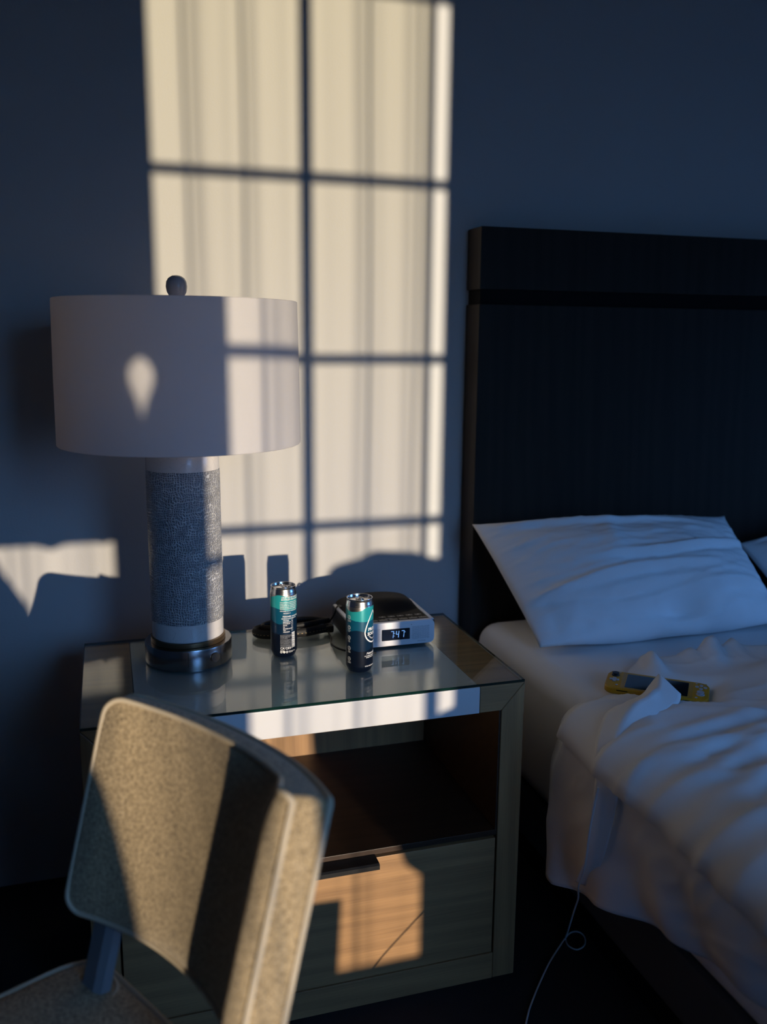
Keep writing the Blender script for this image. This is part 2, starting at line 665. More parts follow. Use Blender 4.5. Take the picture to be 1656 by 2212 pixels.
# sheer curtain on the inside of the windows; a narrow strip of the right pane stays bare
YS = YW + .14
SO = .157 * abs(YS) + .010                     # wall x -> x at the sheer
folds = [(-1.13, .7), (-1.05, .9), (-.985, 1.1), (-.90, .7), (-.84, .9), (-.72, .7), (-.581, 1.5), (-.520, .35), (-.449, 1.2), (-.385, .3),
         (-.245, .3), (-.181, 1.5), (-.115, .35), (-.053, 1.2)]


def sheer_y(xw, z):
    y = 0
    for k, (fx, a) in enumerate(folds):
        top = sstep(1.2, 2.2, z)
        sg = lerp(.017, .017, top) * (1 + .25 * noise.noise(Vector((fx * 9, z * 1.2, 3))))
        c = fx + .012 * noise.noise(Vector((fx * 7, z * .9, 8)))
        y += a * lerp(.050, .055, top) * math.exp(-((xw - c) / sg) ** 2) * (1 if k % 2 else -1)
    return y + .006 * math.sin(xw * 21)


def sheer_pt(u, v):
    xw = lerp(-1.25, -.012, u)
    z = lerp(.06, 2.42, v)
    return Vector((xw + SO, YS + sheer_y(xw, z), z))


sc_ = thing('sheer_curtain', 'white sheer curtain hanging in soft folds across the sunlit window', 'curtain', (0, YS, .06))
obj('sheer_panel', grid(420, 60, sheer_pt), MT['sheer'], sc_, 180)
obj('sheer_hem', grid(2, 40, lambda u, v: Vector((lerp(-.012, .010, u) + SO, YS + sheer_y(lerp(-.012, .010, u), lerp(.06, 2.42, v)), lerp(.06, 2.42, v)))), MT['hem'], sc_)
obj('curtain_rod', tube([Vector((-1.2, YS, 2.44)), Vector((.75, YS, 2.44))], .012, 10), MT['black'], sc_, 40)

# unseen two-panel shade added over the left window; hem and gap shape the sunlight
YD = YW + .03
DO = .157 * abs(YD)


def wavy(x):
    return 1.036 + .012 * math.sin(x * 48) + .008 * math.sin(x * 23 + 1)


GX = -.8185 + DO


def gap_half(z):  # teardrop opening made to throw a sun spot on the lamp shade
    z0 = 1.392
    return .019 * math.sqrt(max(0, 1 - ((z - 1.425) / .032) ** 2)) if z > 1.418 else .0185 * sstep(1.335, 1.425, z) ** 1.6


def fold_y(x, z):
    return .012 * math.sin(x * 48)


hs = thing('blocker_shade', 'unseen dark grey fabric shade cut to shape the sun through the upper left window', 'window shade', (-.55, YD, 1.05))
obj('shade_panel', grid(30, 160, lambda u, v: (lambda z: (lambda x: Vector((x, YD + fold_y(x, z), z)))(lerp(-1.15, GX - gap_half(z), u)))(lerp(wavy(lerp(-1.15, GX, u)), 2.42, v))), MT['drape'], hs, 180)
obj('shade_panel', grid(20, 160, lambda u, v: (lambda z: (lambda x: Vector((x, YD + fold_y(x, z), z)))(lerp(GX + gap_half(z), -.178, u)))(lerp(wavy(lerp(GX, -.178, u)), 2.42, v))), MT['drape'], hs, 180)
# floor-length drape pulled to the left, its inner edge sweeping down
edge_tab = [(.06, -.90), (.4, -.92), (.6, -.945), (.75, -.965), (.83, -.980), (.90, -1.005), (1.02, -1.075), (1.15, -1.16), (1.3, -1.2), (2.42, -1.2)]


def drape_pt(u, v):
    z = lerp(.04, 2.42, v)
    x1 = interp(z, edge_tab) + .157 * 3.04
    x = lerp(-1.35, x1, u)
    return Vector((x, YW + .26 + .025 * math.sin(x * 60), z))


tag(obj('drape', grid(60, 60, drape_pt), MT['drape'], None, 180), 'dark floor length drape gathered at the far left of the window', 'curtain')

# unseen chair added at the window, outline shaped to cut the lower right sunlight
ax = .157 * 2.95
ac = thing('blocker_armchair', 'unseen dark chair added to cut the sunlight at the window', 'blocker_armchair', (ax + .15, -2.95, 0))
az = .68 + .049 * 2.95
obj('back_cushion', prism([(-.245 + ax, .40), (-.245 + ax, .078 + az), (-.225 + ax, .100 + az), (-.17 + ax, .108 + az), (-.13 + ax, .128 + az), (-.02 + ax, .118 + az),
                           (.035 + ax, .098 + az), (.09 + ax, .09 + az), (.42 + ax, .05 + az), (.42 + ax, .40)], 1, -3.05, -2.93, .008), MT['armfab'], ac)
arm_poly = [(-.305 + ax, .10), (-.305 + ax, -.44 + az), (-.345 + ax, -.405 + az), (-.366 + ax, -.35 + az), (-.372 + ax, -.27 + az), (-.366 + ax, -.17 + az), (-.345 + ax, -.12 + az), (-.30 + ax, -.085 + az), (-.24 + ax, -.075 + az), (-.22 + ax, .10)]
obj('armrest', prism(arm_poly, 1, -3.02, -2.50, .008), MT['armfab'], ac)
obj('armrest', prism([(2 * (.10 + ax) - p[0], p[1]) for p in arm_poly], 1, -3.02, -2.50, .008), MT['armfab'], ac)
obj('seat_cushion', B((-.22 + ax, .42 + ax, -2.93, -2.48, .20, .44), bevel=.03), MT['armfab'], ac)
for lx in (-.28, .47):
    for ly in (-2.99, -2.55):
        obj('leg', B((lx + ax - .02, lx + ax + .02, ly - .02, ly + .02, 0, .12)), MT['black'], ac)

# unseen cabinet and bin added to block low sun from the windows
fx_ = .157 * 2.9
fz_ = .68 + .049 * 2.9
lc = thing('blocker_cabinet', 'unseen low cabinet added to block the sun under the left window', 'cabinet', (-.98 + fx_, -2.9, 0))
obj('cabinet_body', B((-1.34 + fx_, -.70 + fx_, -2.99, -2.62, .06, -.245 + fz_), bevel=.004), MT['black'], lc)
for x_ in (-1.335, -1.015):
    obj('door', B((x_ + fx_, x_ + .31 + fx_, -2.622, -2.602, .07, -.255 + fz_), bevel=.002), MT['black'], lc)
obj('plinth', B((-1.30 + fx_, -.74 + fx_, -2.97, -2.64, 0, .06)), MT['gap'], lc)
wb = thing('blocker_bin', 'unseen round bin added to block low sun beside the cabinet', 'bin', (-.59 + fx_, -2.9, 0))
o = obj('bin_shell', lathe([(.0, .0), (.080, .0), (.100, -.46 + fz_), (.096, -.46 + fz_), (.076, .006), (.0, .006)], 40), MT['black'], None, 40); o.parent = wb

# ------------------------------------------------------------------ nightstand
H = .68
NX0, NX1, NY0, NY1 = -.866, 0.0, -.652, -.182
GT = .006
TZ = H - GT                       # top of the carcass under the glass
ns = thing('nightstand', 'oak framed bedside table with a white centre panel and open shelf beside the bed', 'nightstand', (-.433, -.417, 0))
LEG = .05
RAILB = H - .062
obj('side_panel', prism([(NX1 - LEG, 0), (NX1, 0), (NX1, TZ), (NX1 - LEG, RAILB)], 1, NY0, NY1, .0012, 1), MT['oak_z'], ns)
obj('side_panel', prism([(NX0, 0), (NX0 + LEG, 0), (NX0 + LEG, RAILB), (NX0, TZ)], 1, NY0, NY1, .0012, 1), MT['oak_z'], ns)
g_ = .0012
obj('top_rail', prism([(-.0985, RAILB), (NX1 - LEG - g_, RAILB), (NX1 - g_, TZ), (-.0985, TZ)], 1, NY0, NY1, .001, 1), MT['oak_x'], ns)
obj('top_rail', prism([(NX0 + LEG + g_, RAILB), (-.7685, RAILB), (-.7685, TZ), (NX0 + g_, TZ)], 1, NY0, NY1, .001, 1), MT['oak_x'], ns)
obj('centre_panel', B((-.767, -.100, NY0 - .0012, NY1, RAILB, TZ), bevel=.0012), MT['laminate'], ns)['label'] = 'white laminate panel wrapping the top and front'
obj('back_panel', B((NX0 + LEG, NX1 - LEG, NY1 - .018, NY1 - .002, .0, RAILB)), MT['oak_z'], ns)
SH = H - .330
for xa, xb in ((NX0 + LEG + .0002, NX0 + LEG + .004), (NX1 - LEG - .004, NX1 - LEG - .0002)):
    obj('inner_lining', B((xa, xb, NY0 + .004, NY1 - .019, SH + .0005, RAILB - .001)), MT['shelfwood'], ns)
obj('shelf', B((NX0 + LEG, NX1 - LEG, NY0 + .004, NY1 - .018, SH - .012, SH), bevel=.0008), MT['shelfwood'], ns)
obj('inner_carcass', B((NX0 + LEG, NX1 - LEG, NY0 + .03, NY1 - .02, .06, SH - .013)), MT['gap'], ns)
dr = obj('drawer', B((NX0 + LEG + .004, NX1 - LEG - .004, NY0 + .001, NY0 + .026, .064, H - .347), bevel=.001), MT['oak_x'], ns)
hd = obj('drawer_handle', prism([(NY0 + .002, H - .346), (NY0 + .002, H - .340), (NY0 - .030, H - .340), (NY0 - .034, H - .343), (NY0 - .034, H - .352), (NY0 - .031, H - .352), (NY0 - .031, H - .346)], 0, -.556, -.318), MT['black'], None)
hd.parent = dr
hd.location = hd.location - world_loc(dr)
hd['label'] = 'black metal tab pull'
obj('bottom_rail', B((NX0 + LEG + .001, NX1 - LEG - .001, NY0, NY0 + .03, 0, .061), bevel=.001), MT['oak_x'], ns)

# glass sheet
bm = B((NX0 + .001, NX1 - .0005, NY0 - .0005, NY1, TZ + .0003, H), bevel=.0007, seg=1)
bm.normal_update()
for fc in bm.faces:
    fc.material_index = 0 if fc.normal.z > .8 else (1 if fc.normal.z < -.8 else 2)
gl = tag(obj('glass_top', bm, [MT['glass'], MT['glassunder'], MT['glassedge']]), 'clear glass sheet with green edges covering the nightstand top', 'glass top')

# ------------------------------------------------------------------ table lamp
LX, LY = -.6465, -.3361
lamp = thing('table_lamp', 'white drum shade table lamp with woven ceramic column on the nightstand', 'table lamp', (LX, LY, H))


def lat(name, prof, material, seg=96, parent=lamp, sm=30, cap=True):
    bm_ = lathe(prof, seg, (0, 0, 0), cap)
    o = obj(name, bm_, material, None, sm)
    o.parent = parent
    o.location = Vector((LX, LY, H)) - world_loc(parent)
    return o


base = lat('lamp_base', [(.0, .0), (.0880, .0), (.0880, .003), (.0914, .0035), (.0916, .006), (.0916, .0425), (.0905, .045), (.0, .0455)], MT['chrome'])
lat('collar', [(.0, .0455), (.078, .0455), (.0785, .047), (.078, .0555), (.0, .056)], MT['bronze'])
lat('column_foot', [(.0, .056), (.0735, .056), (.0752, .0585), (.0752, .094), (.0, .094)], MT['ceramic'])
lat('woven_band', [(.0740, .0935), (.0752, .0945), (.0758, .11), (.0758, .40), (.0752, .4135), (.074, .4145)], MT['weave'], cap=False)
lat('column_neck', [(.0, .414), (.0750, .414), (.0750, .452), (.072, .458), (.03, .462), (.0, .462)], MT['ceramic'])
lat('socket', [(.0, .462), (.016, .462), (.016, .54), (.0, .545)], MT['bronze'], 24)
RS = .2385
sh = lat('lamp_shade', [(RS + .004, .469), (RS + .0045, .4675), (RS + .006, .469), (RS + .0045, .60), (RS + .0015, .752), (RS + .0, .7535), (RS - .001, .752), (RS + .002, .60), (RS + .004, .469)], MT['shade'], 160, cap=False)
spd = bmesh.new()
for k in range(3):
    a = 2 * PI * k / 3 + .4
    tube([Vector((.008 * math.cos(a), .008 * math.sin(a), .745)), Vector(((RS - .003) * math.cos(a), (RS - .003) * math.sin(a), .742))], .002, 6, bm=spd)
tube([Vector((0, 0, .54)), Vector((0, 0, .775))], .003, 8, bm=spd)
o = obj('shade_spider', spd, MT['bronze']); o.parent = lamp
lat('bulb', [(.0, .655), (.014, .652), (.027, .635), (.030, .615), (.024, .585), (.014, .562), (.013, .546), (.0, .546)], mat('frosted_bulb', (.8, .8, .78), .4), 24)
lat('finial', [(.0, .758), (.0135, .758), (.0150, .762), (.0195, .770), (.0212, .780), (.0200, .790), (.0160, .797), (.0090, .8015), (.0, .803)], mat('grey_glazed_finial', (.42, .40, .41), .12), 40)
# round switch knob on the base, facing the camera side
ka = math.atan2(-.86, .51)
kd = Vector((math.cos(ka), math.sin(ka), 0))
bmk = lathe([(.0, 0), (.0105, 0), (.0105, .003), (.0092, .0042), (.0, .0042)], 28)
rot = kd.to_track_quat('Z', 'Y').to_matrix().to_4x4()
bmk.transform(Matrix.Translation(kd * .0912 + Vector((0, 0, .0235))) @ rot)
o = obj('switch_knob', bmk, MT['blackmat'], None, 30); o.parent = base
for da in (-1.02, .30):
    bms = bmesh.new()
    a = ka + da * .62
    d = Vector((math.cos(a), math.sin(a), 0)) * .0917
    s = Vector((-math.sin(a), math.cos(a), 0)) * .0004
    vs = [bms.verts.new(p) for p in (d - s + Vector((0, 0, .008)), d + s + Vector((0, 0, .008)), d + s + Vector((0, 0, .041)), d - s + Vector((0, 0, .041)))]
    bms.faces.new(vs)
    o = obj('base_seam', bms, MT['gap']); o.parent = base


# ------------------------------------------------------------------ cans
def can_paint(name, bands, wob):
    """bands: list of (height, amplitude, waves, phase, colour below) from the top; aluminium above the first"""
    m = mat(name, (.0, .3, .3), .3, .15)
    b = bsdf(m)
    t_ = N(m, 'ShaderNodeTexCoord')
    sp_ = N(m, 'ShaderNodeSeparateXYZ')
    L(m, t_.outputs['Object'], sp_.inputs[0])
    an = math_node(m, 'ARCTAN2', sp_.outputs['Y'], sp_.outputs['X'])
    z = sp_.outputs['Z']
    nz = noise_tex(m, t_.outputs['Object'], 38, 3, .6)
    jig = math_node(m, 'MULTIPLY', math_node(m, 'SUBTRACT', nz, .5), wob)
    col = None
    first = None
    for h, amp, k, ph, c in bands:
        wv = math_node(m, 'MULTIPLY', math_node(m, 'SINE', math_node(m, 'ADD', math_node(m, 'MULTIPLY', an, k), ph)), amp)
        lim = math_node(m, 'ADD', math_node(m, 'ADD', wv, h), jig)
        isb = math_node(m, 'LESS_THAN', z, lim)
        if col is None:
            first = isb
            mixc = N(m, 'ShaderNodeMix', data_type='RGBA')
            L(m, isb, mixc.inputs[0])
            mixc.inputs[6].default_value = (.62, .58, .54, 1)
            mixc.inputs[7].default_value = (*c, 1)
        else:
            mixc = N(m, 'ShaderNodeMix', data_type='RGBA')
            L(m, isb, mixc.inputs[0])
            L(m, col, mixc.inputs[6])
            mixc.inputs[7].default_value = (*c, 1)
        col = mixc.outputs[2]
    L(m, col, b.inputs['Base Color'])
    L(m, math_node(m, 'SUBTRACT', 1.0, math_node(m, 'MULTIPLY', first, .85)), b.inputs['Metallic'])
    return m


TEAL, MID, NAVY, BLK = (.02, .33, .34), (.004, .085, .15), (.003, .018, .045), (.002, .005, .014)
MT['can_a'] = can_paint('can_print_text', [(.137, .003, 3, 1.2, TEAL), (.108, .0035, 2, .6, MID), (.082, .006, 2, 2.6, NAVY), (.060, .008, 1, .3, BLK)], .006)
MT['can_b'] = can_paint('can_print_mountains', [(.1375, .0065, 2, 3.1, TEAL), (.112, .002, 2, 1.0, MID), (.088, .004, 3, 1.4, NAVY), (.050, .004, 2, 2.0, BLK)], .006)
CR = .0287


def cyl_wrap(V, F, cx, cy, z0, ang0, r):
    """wrap flat print (x along the wall of the can, y up) round the can"""
    bm_ = bmesh.new()
    vs = []
    for x, y in V:
        a = ang0 + x / r
        vs.append(bm_.verts.new((r * math.cos(a), r * math.sin(a), z0 + y)))
    for f_ in F:
        try:
            bm_.faces.new([vs[i] for i in f_])
        except ValueError:
            pass
    return bm_


def ring2d(cx, cy, r0, r1, n=28):
    V = []
    for i in range(n):
        a = 2 * PI * i / n
        V += [(cx + r0 * math.cos(a), cy + r0 * math.sin(a)), (cx + r1 * math.cos(a), cy + r1 * math.sin(a))]
    F = [[2 * i, 2 * i + 1, (2 * i + 3) % (2 * n), (2 * i + 2) % (2 * n)] for i in range(n)]
    return V, F


def poly_outline(pts, w):
    """closed stroke of width w round a polygon"""
    n = len(pts)
    V = []
    for i in range(n):
        p0, p1, p2 = Vector(pts[i - 1]), Vector(pts[i]), Vector(pts[(i + 1) % n])
        t_ = (p2 - p0).normalized()
        nn = Vector((-t_.y, t_.x))
        V += [tuple(p1 + nn * w / 2), tuple(p1 - nn * w / 2)]
    F = [[2 * i, 2 * i + 1, (2 * i + 3) % (2 * n), (2 * i + 2) % (2 * n)] for i in range(n)]
    return V, F


def rect2d(x0, x1, y0, y1, nx=1):
    V, F = [], []
    for i in range(nx + 1):
        x = lerp(x0, x1, i / nx)
        V += [(x, y0), (x, y1)]
    F = [[2 * i, 2 * i + 2, 2 * i + 3, 2 * i + 1] for i in range(nx)]
    return V, F


def merge(parts):
    V, F = [], []
    for v, f_ in parts:
        k = len(V)
        V += v
        F += [[k + i for i in ff] for ff in f_]
    return V, F


def subdivided(me, maxlen=.0016):
    bm_ = bmesh.new()
    bm_.from_mesh(me)
    bmesh.ops.triangulate(bm_, faces=bm_.faces)
    for _ in range(3):
        es = [e_ for e_ in bm_.edges if e_.calc_length() > maxlen]
        if not es:
            break
        bmesh.ops.subdivide_edges(bm_, edges=es, cuts=1)
    V = [(v.co.x, v.co.y) for v in bm_.verts]
    bm_.verts.index_update()
    F = [[v.index for v in f_.verts] for f_ in bm_.faces]
    bm_.free()
    return V, F


def txt(body, size, x, y, **kw):
    V, F = subdivided(text_mesh(body, size, **kw))
    return [(a + x, b + y) for a, b in V], F


def make_can(cx, cy, paint, label, opened, tab_rot):
    t_ = thing('drink_can', label, 'can', (cx, cy, H), 'drink cans on the nightstand')

    def add(name, bm_, material, sm=30, par=t_):
        o_ = obj(name, bm_, material, None, sm)
        o_.parent = par
        return o_
    add('can_body', lathe([(.0215, .0045), (.0222, .0012), (.0232, .0), (.0243, .0012), (.0262, .006), (.0283, .0105), (CR, .0135), (CR, .138), (CR - .0003, .1405)], 72, cap=False), paint)
    add('can_bottom', lathe([(.0, .012), (.012, .0105), (.0205, .006), (.0218, .0045)], 48, cap=False), MT['alu'])
    add('can_neck', lathe([(CR - .0003, .1405), (CR - .0008, .1425), (.0280, .1440), (.0275, .1455), (.0271, .1475), (.0265, .1500), (.0262, .1520), (.0268, .1540), (.0270, .1552),
                           (.0266, .1562), (.0258, .1562), (.0252, .1550), (.0246, .1505), (.0238, .1490)], 72, cap=False), MT['alu'])
    lid = add('can_lid', lathe([(.0, .1515), (.010, .1515), (.0205, .1515), (.0225, .1512), (.0232, .1495), (.0240, .1488)], 64, cap=False), MT['alu'])
    tb = bmesh.new()
    pts = [Vector((.0095 * math.cos(a) * (1.0 if math.cos(a) > 0 else .9) - .001, .0068 * math.sin(a), .0)) for a in [2 * PI * i / 28 for i in range(28)]]
    tube(pts, .0011, 8, True, tb)
    tube([Vector((-.0078, -.004, 0)), Vector((-.0035, 0, .0002)), Vector((-.0078, .004, 0))], .0011, 6, False, tb)
    tube([Vector((.0, -.0062, 0)), Vector((.0005, 0, .0004)), Vector((.0, .0062, 0))], .0012, 6, False, tb)
    R = Matrix.Rotation(tab_rot, 4, 'Z')
    tilt = Matrix.Rotation(math.radians(-16 if opened else -3), 4, 'Y')
    tb.transform(Matrix.Translation((0, 0, .1541 if opened else .1532)) @ R @ tilt)
    add('pull_tab', tb, MT['alu'], 40)
    if opened:
        mo = bmesh.new()
        c_ = R @ Vector((-.0125, 0, .1518))
        vs = [mo.verts.new(c_ + Vector((.0068 * math.cos(2 * PI * i / 28), .0082 * math.sin(2 * PI * i / 28), 0))) for i in range(28)]
        mo.faces.new(vs)
        add('mouth_opening', mo, MT['gap'], par=lid)
    return t_, add


CAM_XY = Vector((-.7938, -2.228))
# can with the small print
c1 = Vector((-.4445, -.3673))
can1, add1 = make_can(c1.x, c1.y, MT['can_a'], 'opened teal and navy can covered in small white print, beside the lamp', True, 2.5)
fa = math.atan2(CAM_XY.y - c1.y, CAM_XY.x - c1.x)
a0 = fa + math.radians(-16)
rp = CR + .00012
big = [txt('CRAFTED BY NATURE', .0046, .0035, .1290, bold=.00016, shear=.2), txt('BOTTLED FOR HUMANS', .0046, .0030, .1243, bold=.00016, shear=.2)]
body_lines = ['OUR NATURAL SPRING WATER', 'IS BOTTLED AT THE SOURCE AND', 'IS PRESERVED BY GENERATIONS,', 'SPRING CLOSELY MONITORED TO', 'PROVIDE A SMOOTH, MINERAL', 'DISCOVER WHAT YOUR WATER']
parts = list(big)
fine = []
for i, s in enumerate(body_lines):
    parts.append(txt(s, .0029, .0, .1190 - .0037 * i - (.001 if i == 5 else 0), bold=.00008, shear=.2))
parts.append(txt('NATURALLY.', .0029, .0075, .0945, bold=.00008, shear=.2))
parts.append(txt('Naturally occurring', .0052, .0055, .0868, bold=.0001, shear=.3))
parts.append(txt('MINERALS & ELECTROLYTES', .0029, .0032, .0825, bold=.0001))
for i, s in enumerate(['CALCIUM', 'MAGNESIUM', 'POTASSIUM', 'SILICA', 'PH', 'BICARBONATE', 'TDS', 'CHLORIDE']):
    parts.append(txt(s, .0030, .0068, .0785 - .0037 * i, bold=.00009))
    parts.append(txt('%d' % (3 + i * 7 % 9), .0028, .0255, .0800 - .0036 * i, bold=.00009))
    parts.append(txt('%d' % (1 + i * 5 % 8), .0028, .0285, .0805 - .0036 * i, bold=.00009))
for i in range(4):
    fine.append(txt(['BOTTLED AT THE SOURCE BY', 'SPRING WATER COMPANY', 'FOR BEST TASTE, CHILL', 'SOURCE SPRING'][i], .0022, .0, .0455 - .0023 * i, bold=.00003))
for i in range(5):
    fine.append(txt(['STORE IN A COOL DRY PLACE', 'AWAY FROM DIRECT SUNLIGHT', 'DO NOT FREEZE THIS CAN', 'PLEASE RECYCLE WITH CARE', 'NOT A SIGNIFICANT SOURCE'][i], .0022, .0, .0355 - .0022 * i, bold=.00002))
for i in range(4):
    fine.append(txt(['FOR QUESTIONS OR COMMENTS', 'VISIT US AT THE SPRING', 'WATER QUALITY REPORT', 'IS AVAILABLE ON REQUEST'][i], .0022, .0, .0240 - .0021 * i, bold=.00002))
V, F = merge(parts)
add1('printed_text', cyl_wrap(V, F, 0, 0, .0045, a0, rp), MT['printwhite'])
V, F = merge(fine)
add1('fine_print', cyl_wrap(V, F, 0, 0, .0045, a0, rp), MT['printfine'])
V, F = merge([txt('CA CRV', .0068, .0, .0200, bold=.00012), txt('5/10¢', .0040, .0, .0156, bold=.00004), txt('HI-ME', .0022, .0225, .0212)])
add1('deposit_marking', cyl_wrap(V, F, 0, 0, -.001, a0, rp), MT['printwhite'])
ic = []
for k in range(3):
    ic.append(ring2d(.0022 + k * .0062, .0085, .0018, .0026))
    ic.append(ring2d(.0022 + k * .0062, .0085, .0 + .0001, .0009 if k != 1 else .0017))
ic.append(txt('PLEASE RECYCLE', .0022, .0185, .0090, bold=.00003))
ic.append(txt('THIS CAN', .0022, .0185, .0068, bold=.00003))
V, F = merge(ic)
add1('round_marks', cyl_wrap(V, F, 0, 0, .0045, a0, rp), MT['printwhite'])
bc = []
yy = 0.0
k = 0
while yy < .034:
    w_ = (.0009, .0005, .0014, .0006, .0018)[k % 5]
    bc.append(rect2d(0, .009, yy, yy + w_, 6))
    yy += w_ + (.0006, .0010, .0005)[k % 3]
    k += 1
V, F = merge(bc)
add1('barcode', cyl_wrap(V, F, 0, 0, .022, a0 + .0262 / CR, rp), MT['printwhite'])

# can with the drop
c2 = Vector((-.3099, -.5009))
can2, add2 = make_can(c2.x, c2.y, MT['can_b'], 'closed teal and navy can with a white water drop outline, in front of the clock', False, 2.2)
fa2 = math.atan2(CAM_XY.y - c2.y, CAM_XY.x - c2.x)
ad = fa2 + math.radians(70)
drop = []
for i in range(48):
    t_ = 2 * PI * i / 48
    r_ = .0235
    x_ = r_ * math.sin(t_)
    y_ = -r_ * math.cos(t_)
    if y_ > 0:
        f_ = y_ / r_
        x_ *= (1 - f_) ** .35 if f_ < 1 else 0
        y_ = r_ * (f_ * 1.85)
    drop.append((x_, y_ + .0872))
V, F = poly_outline(drop, .0028)
add2('drop_emblem', cyl_wrap(V, F, 0, 0, .0, ad, rp), MT['printwhite'])
sp_arc = []
for i, ch in enumerate('SPRING WATER'):
    a = math.radians(215 + i * 10.2)
    V_, F_ = subdivided(text_mesh(ch, .0042, bold=.0001, align='CENTER'))
    ca, sa = math.cos(a + PI / 2), math.sin(a + PI / 2)
    sp_arc.append(([(.0172 * math.cos(a) + x * ca - y * sa, .0872 + .0172 * math.sin(a) + x * sa + y * ca) for x, y in V_], F_))
V, F = merge([txt('PROUD', .0092, .0, .0895, bold=.0004, align='CENTER'), txt('SOURCE', .0092, .0, .0800, bold=.0004, align='CENTER')] + sp_arc)
add2('name_lettering', cyl_wrap(V, F, 0, 0, .0, ad, rp + .0001), MT['printwhite'])
V, F = merge([txt('Naturally', .0068, -.020, .0395, bold=.00012, shear=.3), txt('OCCURRING MINERALS', .0028, -.0245, .0352, bold=.0001, shear=.1), txt('& ELECTROLYTES', .0028, -.0205, .0318, bold=.0001, shear=.1),
              txt('12 FL OZ (355 mL)', .0034, -.0235, .0130, bold=.0001)])
add2('lower_text', cyl_wrap(V, F, 0, 0, .0, ad, rp), MT['printwhite'])
ai = fa2 + math.radians(-48)
for k, z_ in enumerate((.1185, .0965, .0745, .0520, .0290)):
    its = [ring2d(0, z_, .0036, .0043)]
    if k == 0:
        its += [poly_outline([(-.0012, z_ - .002), (.0012, z_ - .002), (.0014, z_ + .001), (0, z_ + .0025), (-.0014, z_ + .001)], .0006)]
    elif k == 1:
        its += [poly_outline([(-.0014, z_ - .0023), (.0014, z_ - .0023), (.0018, z_ + .002), (-.0018, z_ + .002)], .0007)]
    elif k == 2:
        its += [ring2d(0, z_ + .0011, .0006, .0012, 12), ring2d(0, z_ - .0012, .0007, .0014, 12)]
    elif k == 3:
        its += [poly_outline([(0, z_ + .0026), (.0015, z_ - .0004), (.0009, z_ - .002), (-.0009, z_ - .002), (-.0015, z_ - .0004)], .0006)]
    else:
        its += [ring2d(0, z_, .0012, .0019, 14)]
    its += [txt(['NATURALLY', 'BPA-FREE', 'ZERO', 'SPRING', 'CERTIFIED'][k], .0021, 0, z_ - .0072, bold=.00003, align='CENTER'),
            txt(['ALKALINE', 'CAN', 'SUGAR', 'SOURCE', 'COMPANY'][k], .0021, 0, z_ - .0095, bold=.00003, align='CENTER')]
    V, F = merge(its)
    add2('badge', cyl_wrap(V, F, 0, 0, .0, ai, rp), MT['printwhite'])

# ------------------------------------------------------------------ clock radio
CKX0, CKX1, CKY0, CKY1 = -.298, -.1045, -.398, -.222
CKT = .0595
ck = thing('clock_radio', 'silver and black clock radio showing 7:47 on the glass top', 'clock', ((CKX0 + CKX1) / 2, (CKY0 + CKY1) / 2, H))


def rrect(x0, x1, z0, z1, r, n=6, corners=(1, 1, 1, 1)):
    out = []
    for (cx, cz, a_, on) in ((x0 + r, z0 + r, PI, corners[0]), (x1 - r, z0 + r, 1.5 * PI, corners[1]), (x1 - r, z1 - r, 0, corners[2]), (x0 + r, z1 - r, .5 * PI, corners[3])):
        rr = r if on else .002
        ccx = cx if on else (x0 + rr if cx < (x0 + x1) / 2 else x1 - rr)
        ccz = cz if on else (z0 + rr if cz < (z0 + z1) / 2 else z1 - rr)
        for i in range(n + 1):
            a = a_ + PI / 2 * i / n
            out.append((ccx + rr * math.cos(a), ccz + rr * math.sin(a)))
    return out


z0, z1 = H + .0035, H + CKT
obj('clock_body', prism(rrect(CKX0 - .001, CKX1 + .001, z0, z1 - .003, .013, corners=(1, 1, 0, 0)), 1, CKY0 + .004, CKY1), MT['blackmat'], ck, 40)
obj('front_panel', prism(rrect(CKX0, CKX1, z0 + .001, z1, .012, corners=(1, 1, 1, 1)), 1, CKY0, CKY0 + .012, .0018, 2), MT['silver'], ck, 40)
for xa, xb in ((CKX0, CKX0 + .0085), (CKX1 - .0085, CKX1)):
    obj('side_rail', prism([(CKY0 + .006, z1 - .010), (CKY0 + .006, z1), (CKY1 - .004, z1), (CKY1 - .004, z1 - .006), (CKY0 + .05, z1 - .010)], 0, xa, xb, .001, 2), MT['silver'], ck, 40)
obj('top_panel', B((CKX0 + .009, CKX1 - .009, CKY0 + .013, CKY1, z1 - .004, z1 - .0012), bevel=.0006, seg=1), MT['blackgloss'], ck)
# domed rear part of the top
cxm = (CKX0 + CKX1) / 2
HX = (CKX1 - CKX0) / 2 - .006


def dome(u, v):
    x = lerp(-1, 1, u)
    y = v
    zz = .0225 * math.sqrt(max(0, 1 - abs(x) ** 2.2)) * sstep(0, .55, y) ** .7
    return Vector((cxm + x * HX, lerp(CKY0 + .062 + .03 * (x * x), CKY1 + .002, y), z1 - .0015 + zz))


dm = grid(40, 20, dome)
eds = [e_ for e_ in dm.edges if e_.is_boundary]
ex = bmesh.ops.extrude_edge_only(dm, edges=eds)
for v in [g for g in ex['geom'] if isinstance(g, bmesh.types.BMVert)]:
    v.co.z = z1 - .004
bmesh.ops.recalc_face_normals(dm, faces=dm.faces)
obj('domed_top', dm, MT['blackgloss'], ck, 40)
FY = CKY0 - .0006
dp = obj('display', prism(rrect(-.2295, -.1635, z0 + .0145, z0 + .0405, .0015, 3), 1, CKY0 - .0008, CKY0 + .002), MT['display'], ck)
# seven segment digits
SEG = {'7': 'abc', '4': 'fgbc'}


